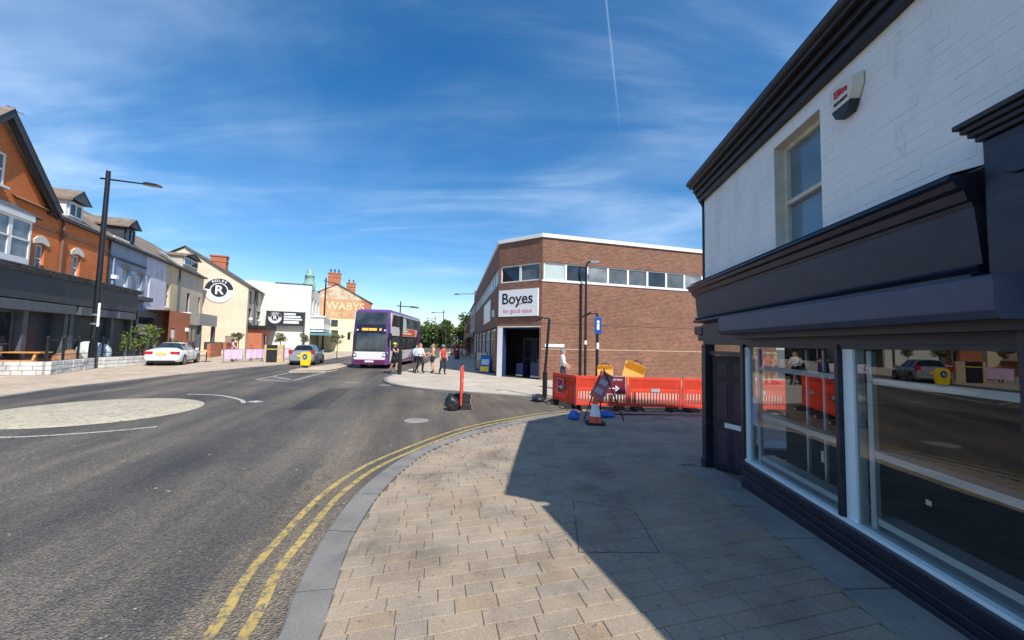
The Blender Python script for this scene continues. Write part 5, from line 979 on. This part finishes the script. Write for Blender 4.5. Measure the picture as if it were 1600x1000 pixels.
railing('black railing on the cornered white stone wall', [(-20.97, 17.42), (-22.7, 20.85)]); railing('black railing on the stone wall behind the white car', [(-22.95, 21.65), (-23.38, 26.4)])
for i, (x, y, r_) in enumerate(((-22.6, 16.95, 20), (-24.6, 16.6, 15))):
    t = thing('picnic_table', ['orange wooden picnic table behind the wall corner', 'orange wooden picnic table at the left picture edge'][i], 'picnic table', (x, y + .7, .07), r_, 'wooden tables behind the stone wall'); 
    for k in range(5): B('top_plank', 'wood_orange', t, (-1.0, 1.0, -.38 + k * .155, -.24 + k * .155, .95, 1.0))
    for s in (-1, 1): B('bench_plank', 'wood_orange', t, (-1.0, 1.0, s * .62 - .13, s * .62 + .13, .6, .645)); 
    for x_ in (-.8, .8):
        for s in (-1, 1): MB().prism([(s * .2, .95), (s * .3, .95), (s * .72, 0), (s * .62, 0)], 'x', x_ - .04, x_ + .04).build('leg', 'wood_orange', t)
        B('cross_bar', 'wood_orange', t, (x_ - .05, x_ - .041, -.65, .65, .5, .6))
blob('covered_stack', 'pale covered heap behind the railing near the lamp', 'cover', (-24.6, 22.6, .07), (.75, .75, .9), mat('tarpaulin', (.55, .62, .60), .6, .25, 5, bmp=.5, bs=6).name, 21)
blob('covered_stack', 'brown covered heap beside the pale one', 'cover', (-24.2, 20.9, .07), (.6, .6, .65), 'board_brown', 23)
def leafy(mb, c, r, n, size, rng, squash=1.0, hollow=.55):
    for _ in range(n):
        d = Vector((rng.gauss(0, 1), rng.gauss(0, 1), rng.gauss(0, 1))).normalized(); k = hollow + (1 - hollow) * rng.random() ** .6
        p = Vector(c) + Vector((d.x * r * k, d.y * r * k, d.z * r * k * squash)); q = Vector((rng.gauss(0, 1), rng.gauss(0, 1), rng.gauss(0, 1))).normalized(); a = q.orthogonal().normalized() * size * rng.uniform(.6, 1.3); b = q.cross(a).normalized() * size * rng.uniform(.4, .8)
        mb.add([p - a, p - b, p + a, p + b], [(0, 1, 2, 3)])
def tree(name, label, loc, h, r, seed, lm='leaf_tree', trunk=.25, n=900, size=.28, clumps=16, cat='tree', group=None):
    t = thing(name, label, cat, loc, 0, group); rng = random.Random(seed); m = MB(); zt = h - r * 1.1; m.tube((0, 0, 0), (0, 0, zt), trunk, trunk * .6, 8); lf = MB()
    for k in range(clumps):
        a = rng.uniform(0, 6.28); rr = r * rng.uniform(.15, .72); c = (math.cos(a) * rr, math.sin(a) * rr, zt + rng.uniform(-.55, .75) * r); m.tube((0, 0, zt * rng.uniform(.6, 1)), c, trunk * .3, trunk * .08, 5); leafy(lf, c, r * rng.uniform(.28, .5), n // clumps, size, rng, .8, .3)
    m.build('trunk', 'bark', t); lf.build('crown', lm, t); return t
tree('shrub', 'bushy green shrub behind the railing at the lamp', (-24.6, 25.6, .07), 2.9, 1.15, 1, 'leaf_shrub', .05, 1100, .07, 16, 'shrub'); tree('shrub', 'smaller green shrub between the bush and the white car', (-25.2, 29.0, .07), 2.0, 1.0, 2, 'leaf_shrub', .05, 1200, .075, 12, 'shrub')
for i, (x, y, s_) in enumerate(((-24.0, 40.0, 1), (-20.8, 38.6, 2), (-17.0, 33.6 + 4, 3), (-28.0, 39.5, 5))): tree('potted_tree', ['small clipped tree before the white wall left of the silver car', 'small clipped tree above the silver car roof', 'small clipped tree right of the silver car', 'small clipped tree beside the logo building porch'][i], (x, y, .07), 2.6, .7, 30 + s_, 'leaf_olive', .05, 700, .07, 8, 'small tree')
for i, (x, y, h, r_) in enumerate(((-22, 118, 9, 5.5), (-15.5, 126, 8, 5), (-29, 124, 8.5, 5), (-10.5, 112, 12, 5), (-35, 132, 9, 5.5), (-17.8, 104, 8.2, 1.5), (-25, 140, 10, 6), (-6, 120, 11, 5.5), (-42, 140, 10, 6))):
    tree('street_tree', ['broad tree at the end of the street right of the bus', 'rounded tree beyond the post box', 'tree directly behind the bus rear', 'taller tree beside the last shop', 'far tree hidden mostly by the bus', 'slender tall tree between the far lamps', 'far tree in the row behind', 'tree rising over the right hand shops', 'far tree at the left of the street end'][i], (x, y, 0), h, r_, 50 + i, 'leaf_tree', .25 if r_ > 2 else .1, 2600 if r_ > 2 else 260, .42 if r_ > 2 else .3, 22 if r_ > 2 else 9)
PX = thing('pillar_box', 'red pillar post box on the shaded pavement', 'post box', (-6.0, 42.6, .08)); MB().lathe([(.30, 0), (.30, .35), (.26, .37)], 20).build('base', 'black_paint', PX); MB().lathe([(.26, .36), (.26, 1.42), (.29, 1.45), (.30, 1.55), (.2, 1.64), (.001, 1.68)], 20).build('body', 'pillar_red', PX); B('slot', 'black_paint', PX, (-.12, .12, -.275, -.25, 1.28, 1.34)); B('plate', 'white_plastic', PX, (-.1, .1, -.275, -.255, 1.0, 1.16))
BS = thing('bus_shelter', 'dark flat roofed bus shelter beyond the post box', 'shelter', (-9.0, 58, .08), 8); B('roof', 'charcoal', BS, (-.2, 1.8, -2.5, 2.5, 2.5, 2.68)); 
for x_, y_ in ((0, -2.3), (0, 2.3), (1.6, -2.3), (1.6, 2.3)): B('post', 'charcoal', BS, (x_ - .05, x_ + .05, y_ - .05, y_ + .05, 0, 2.5))
B('glazing', 'glass_grey', BS, (1.58, 1.61, -2.2, 2.2, .3, 2.2))
AB = thing('pavement_sign', 'blue and yellow A board outside the store corner', 'sign', (-1.55, 23.9, .08), -20); 
for s in (-1, 1): MB().prism([(s * .28, 0), (s * .30, 0), (s * .04, 1.1), (s * .02, 1.1)], 'x', -.33, .33).build('board', 'blue_sign', AB)
MB().add([(-.28, -.278, .12), (.28, -.278, .12), (.28, -.207, .42), (-.28, -.207, .42)], [(0, 1, 2, 3)]).build('yellow_panel', 'yellow_plastic', AB); MB().add([(-.26, -.184, .52), (.26, -.184, .52), (.26, -.104, .86), (-.26, -.104, .86)], [(0, 1, 2, 3)]).build('pale_panel', 'cloth_blue', AB)
SK = thing('stock_trolley', 'trolley of pale boxes beside the store window', 'trolley', (-1.95, 25.4, .08), 5); B('frame', 'charcoal', SK, (-.4, .4, -.3, .3, .12, .18), (-.4, -.36, -.3, -.26, .1, 1.3), (.36, .4, -.3, -.26, .1, 1.3)); B('box', 'wood_tan', SK, (-.35, .3, -.25, .28, .181, .7)); B('box', 'lens', SK, (-.32, .33, -.22, .25, .702, 1.2))

# ------------------------------------------------------------------ people
def person(label, loc, face, h=1.7, top='cloth_white', bottom='cloth_black', shorts=False, sleeve=True, hair='hair_dark', hat=None, walk=0, arms=((.1, .1), (.1, .1)), long_hair=False, dress=False, bare_mid=False):
    t = thing('person', label, 'person', loc, face); k = h / 1.7; V = []; E_ = []; Rr = []; Lb = []
    def add(p, r, par=None, lab='top'):
        V.append(Vector(p) * k); f_ = 1.22 if not isinstance(r, tuple) and r > .025 and lab != 'head' else 1.1; Rr.append((r * k * f_, r * k * f_) if not isinstance(r, tuple) else (r[0] * k * f_, r[1] * k * f_)); i = len(V) - 1
        if par is not None: E_.append((par, i)); Lb.append((par, i, lab))
        return i
    pel = add((0, 0, .93), (.15, .115)); wa = add((0, 0, 1.08), (.135, .10), pel, 'bottom'); chs = add((0, 0, 1.28), (.165, .11), wa, 'top'); shd = add((0, .01, 1.40), (.13, .085), chs, 'top'); nk = add((0, .0, 1.48), .05, shd, 'skin'); jw = add((0, -.02, 1.545), .07, nk, 'skin'); hd = add((0, -.005, 1.61), .092, jw, 'skin'); add((0, .0, 1.67), .062, hd, 'skin'); add((0, -.105, 1.585), .014, hd, 'skin')
    for s in (-1, 1):
        st_ = walk * s; hp = add((s * .095, 0, .88), .095, pel, 'bottom'); kn = add((s * .10, -.04 - st_ * .22, .48), .062, hp, 'bottom'); cf = add((s * .10, .0 - st_ * .20 + (.06 if st_ < 0 else 0), .32), .056, kn, 'skin' if (shorts or dress) else 'bottom'); an = add((s * .10, .02 - st_ * .30 + (.12 if st_ < 0 else 0), .08), .04, cf, 'skin' if (shorts or dress) else 'bottom'); add((s * .11, -.13 - st_ * .30 + (.12 if st_ < 0 else 0), .035), (.042, .032), an, 'shoe')
        fw, out = arms[0 if s < 0 else 1]; sh = add((s * .185, .01, 1.385), .062, shd, 'top'); el = add((s * (.21 + .12 * out), .02 - .22 * fw, 1.12 + .06 * abs(fw)), .043, sh, 'top' if sleeve else 'skin'); wr = add((s * (.215 + .12 * out - .05 * abs(fw)), -.04 - .42 * fw, .90 + .34 * abs(fw)), .03, el, 'skin'); d = (V[wr] - V[el]).normalized() / k; w0 = V[wr] / k; pm = add(w0 + d * .07, (.036, .022), wr, 'skin')
        sd_ = d.cross(Vector((s, 0, 0))).normalized() if abs(d.x) < .9 else Vector((0, 1, 0))
        for q, (o_, ln) in enumerate(((-.03, .065), (-.01, .08), (.01, .075), (.03, .06))): a = add(w0 + d * .10 + sd_ * o_, .0095, pm, 'skin'); b = add(w0 + d * (.10 + ln * .55) + sd_ * o_ * 1.1, .009, a, 'skin'); add(w0 + d * (.10 + ln) + sd_ * o_ + Vector((-s * .015, 0, 0)), .008, b, 'skin')
        a = add(w0 + d * .05 - sd_ * .045, .011, pm, 'skin'); add(w0 + d * .085 - sd_ * .062, .009, a, 'skin')
    me = bpy.data.meshes.new('tmp'); me.from_pydata([tuple(v) for v in V], E_, []); o = bpy.data.objects.new('tmp', me); COL.objects.link(o); o.modifiers.new('skin', 'SKIN'); sv = me.skin_vertices[0].data
    for i, r_ in enumerate(Rr): sv[i].radius = r_
    sv[0].use_root = True; ss = o.modifiers.new('sub', 'SUBSURF'); ss.levels = ss.render_levels = 1
    bpy.context.view_layer.update(); nm = bpy.data.meshes.new_from_object(o.evaluated_get(bpy.context.evaluated_depsgraph_get())); bpy.data.objects.remove(o)
    names = {'top': top, 'bottom': bottom, 'skin': 'skin', 'shoe': 'shoe'}; order = ['top', 'bottom', 'skin', 'shoe']; nm.materials.clear()
    for q in order: nm.materials.append(MATS[names[q]])
    for p in nm.polygons:
        c = p.center; best = 9; bl = 'top'
        for a, b, lab in Lb:
            A, Bv = V[a], V[b]; ab = Bv - A; u = max(0, min(1, (c - A).dot(ab) / max(1e-9, ab.dot(ab)))); dd = (c - A - ab * u).length - Rr[b][0] * .9
            if dd < best: best = dd; bl = lab
        if dress and .55 * k < c.z < 1.36 * k and bl != 'skin': bl = 'top'
        if bl == 'bottom' and shorts and c.z < .62 * k: bl = 'skin'
        if bare_mid and bl in ('top', 'bottom') and 1.02 * k < c.z < 1.14 * k: bl = 'skin'
        p.material_index = order.index(bl); p.use_smooth = True
    b_ = bpy.data.objects.new('body', nm); COL.objects.link(b_); b_.parent = t
    hm = MB(); hm.lathe([(.001, .125), (.06, .11), (.097, .06), (.108, .0), (.104, -.05)], 14); hr = hm.build('hair', hair, t); hr.location = (0, .022 * k, 1.615 * k); hr.scale = (k, k * 1.05, k)
    if long_hair: MB().prism([(-.09, 1.62), (.09, 1.62), (.11, 1.36), (.07, 1.25), (-.07, 1.25), (-.11, 1.36)], 'y', .05, .11).build('long_hair', hair, t, bevel=.03).scale = (k, k, k)
    if hat: q = MB().lathe([(.001, .14), (.07, .125), (.108, .07), (.114, .03)], 14).prism([(-.085, -.09), (.085, -.09), (.06, -.2), (-.06, -.2)], 'z', .03, .045).build('cap', hat, t); q.location = (0, .01 * k, 1.615 * k)
    if dress: MB().lathe([(.15, 1.05), (.19, .85), (.24, .60), (.22, .60)], 16).build('skirt', top, t).scale = (k, k * .8, k)
    return t
person('person in black shorts and lime cap reaching out beside the bus', (-7.05, 23.3, .08), 70, 1.72, 'cloth_black', 'cloth_navy', True, False, 'hair_dark', 'cap_lime', .35, ((1.0, .1), (.9, .1)), dress=True)
person('person in white tee and dark trousers in the middle of the group', (-5.35, 22.7, .08), 60, 1.72, 'cloth_white', 'cloth_black', False, True, 'hair_fair', None, .5, ((.55, .2), (.3, .2)))
person('person in pale blue tee and dark shorts at the group left', (-5.75, 23.4, .08), 30, 1.66, 'cloth_blue', 'cloth_navy', True, True, 'hair_dark', None, .2, ((.5, .1), (.2, .1)))
person('person in tan top and black shorts behind the white tee', (-4.78, 23.5, .08), -60, 1.7, 'cloth_tan', 'cloth_black', True, False, 'hair_fair', None, .1, ((.7, .2), (.5, .1)), long_hair=True, bare_mid=True)
person('person in red top and black trousers at the group right', (-3.92, 22.2, .08), 40, 1.66, 'cloth_red', 'cloth_black', False, False, 'hair_dark', 'cloth_grey', .25, ((.15, .15), (.1, .15)), long_hair=True)
person('person in white tee walking behind the orange barriers', (2.15, 16.0, .08), 80, 1.66, 'cloth_white', 'cloth_navy', False, True, 'cloth_grey', None, .4, ((.3, .1), (.4, .1)))
person('distant person in red top and pale trousers by the post box', (-5.8, 47.5, .08), 10, 1.7, 'cloth_red', 'cloth_white', False, True, 'hair_dark', None, .3)
person('person in pink top standing behind the cafe screens', (-21.6, 29.9, .07), 120, 1.7, 'cloth_pink', 'cloth_navy', False, True, 'hair_dark', None, 0, ((.4, .1), (.4, .1)))
person('person in red top behind the second cafe screen', (-21.3, 31.6, .07), 60, 1.25, 'cloth_red', 'cloth_black', False, True, 'hair_dark', None, 0, ((.6, .1), (.5, .1)))
person('person in tan top by the third cafe screen', (-21.0, 33.2, .07), 100, 1.25, 'cloth_tan', 'cloth_black', False, True, 'hair_fair', None, 0, ((.6, .1), (.5, .1)))
person('distant person in dark clothes beyond the pillar box', (-7.6, 52, .08), 0, 1.7, 'cloth_navy', 'cloth_black', False, True, 'hair_dark', None, .3)

# scraps of litter trodden into the paving and the road
m = MB(); rg = random.Random(4)
for _ in range(46):
    x, y = rg.uniform(-1.2, 2.4), rg.uniform(2.2, 8.5)
    if rg.random() < .45: x -= rg.uniform(1.6, 6)
    z = .009 if x < ki_x(y) else zp(x, y) + .004
    if ki_x(y) - .45 < x < ki_x(y): continue
    a = rg.uniform(0, 6.28); l, w_ = rg.uniform(.006, .022), rg.uniform(.004, .010); c, d = math.cos(a), math.sin(a)
    m.add([(x + c * l, y + d * l, z), (x - d * w_, y + c * w_, z + .002), (x - c * l, y - d * l, z), (x + d * w_, y - c * w_, z + .001)], [(0, 1, 2, 3)])
o = m.build('litter', 'reflective_grey'); o['kind'] = 'stuff'; o['label'] = 'small pale scraps of litter on the paving and road'; o['category'] = 'litter'
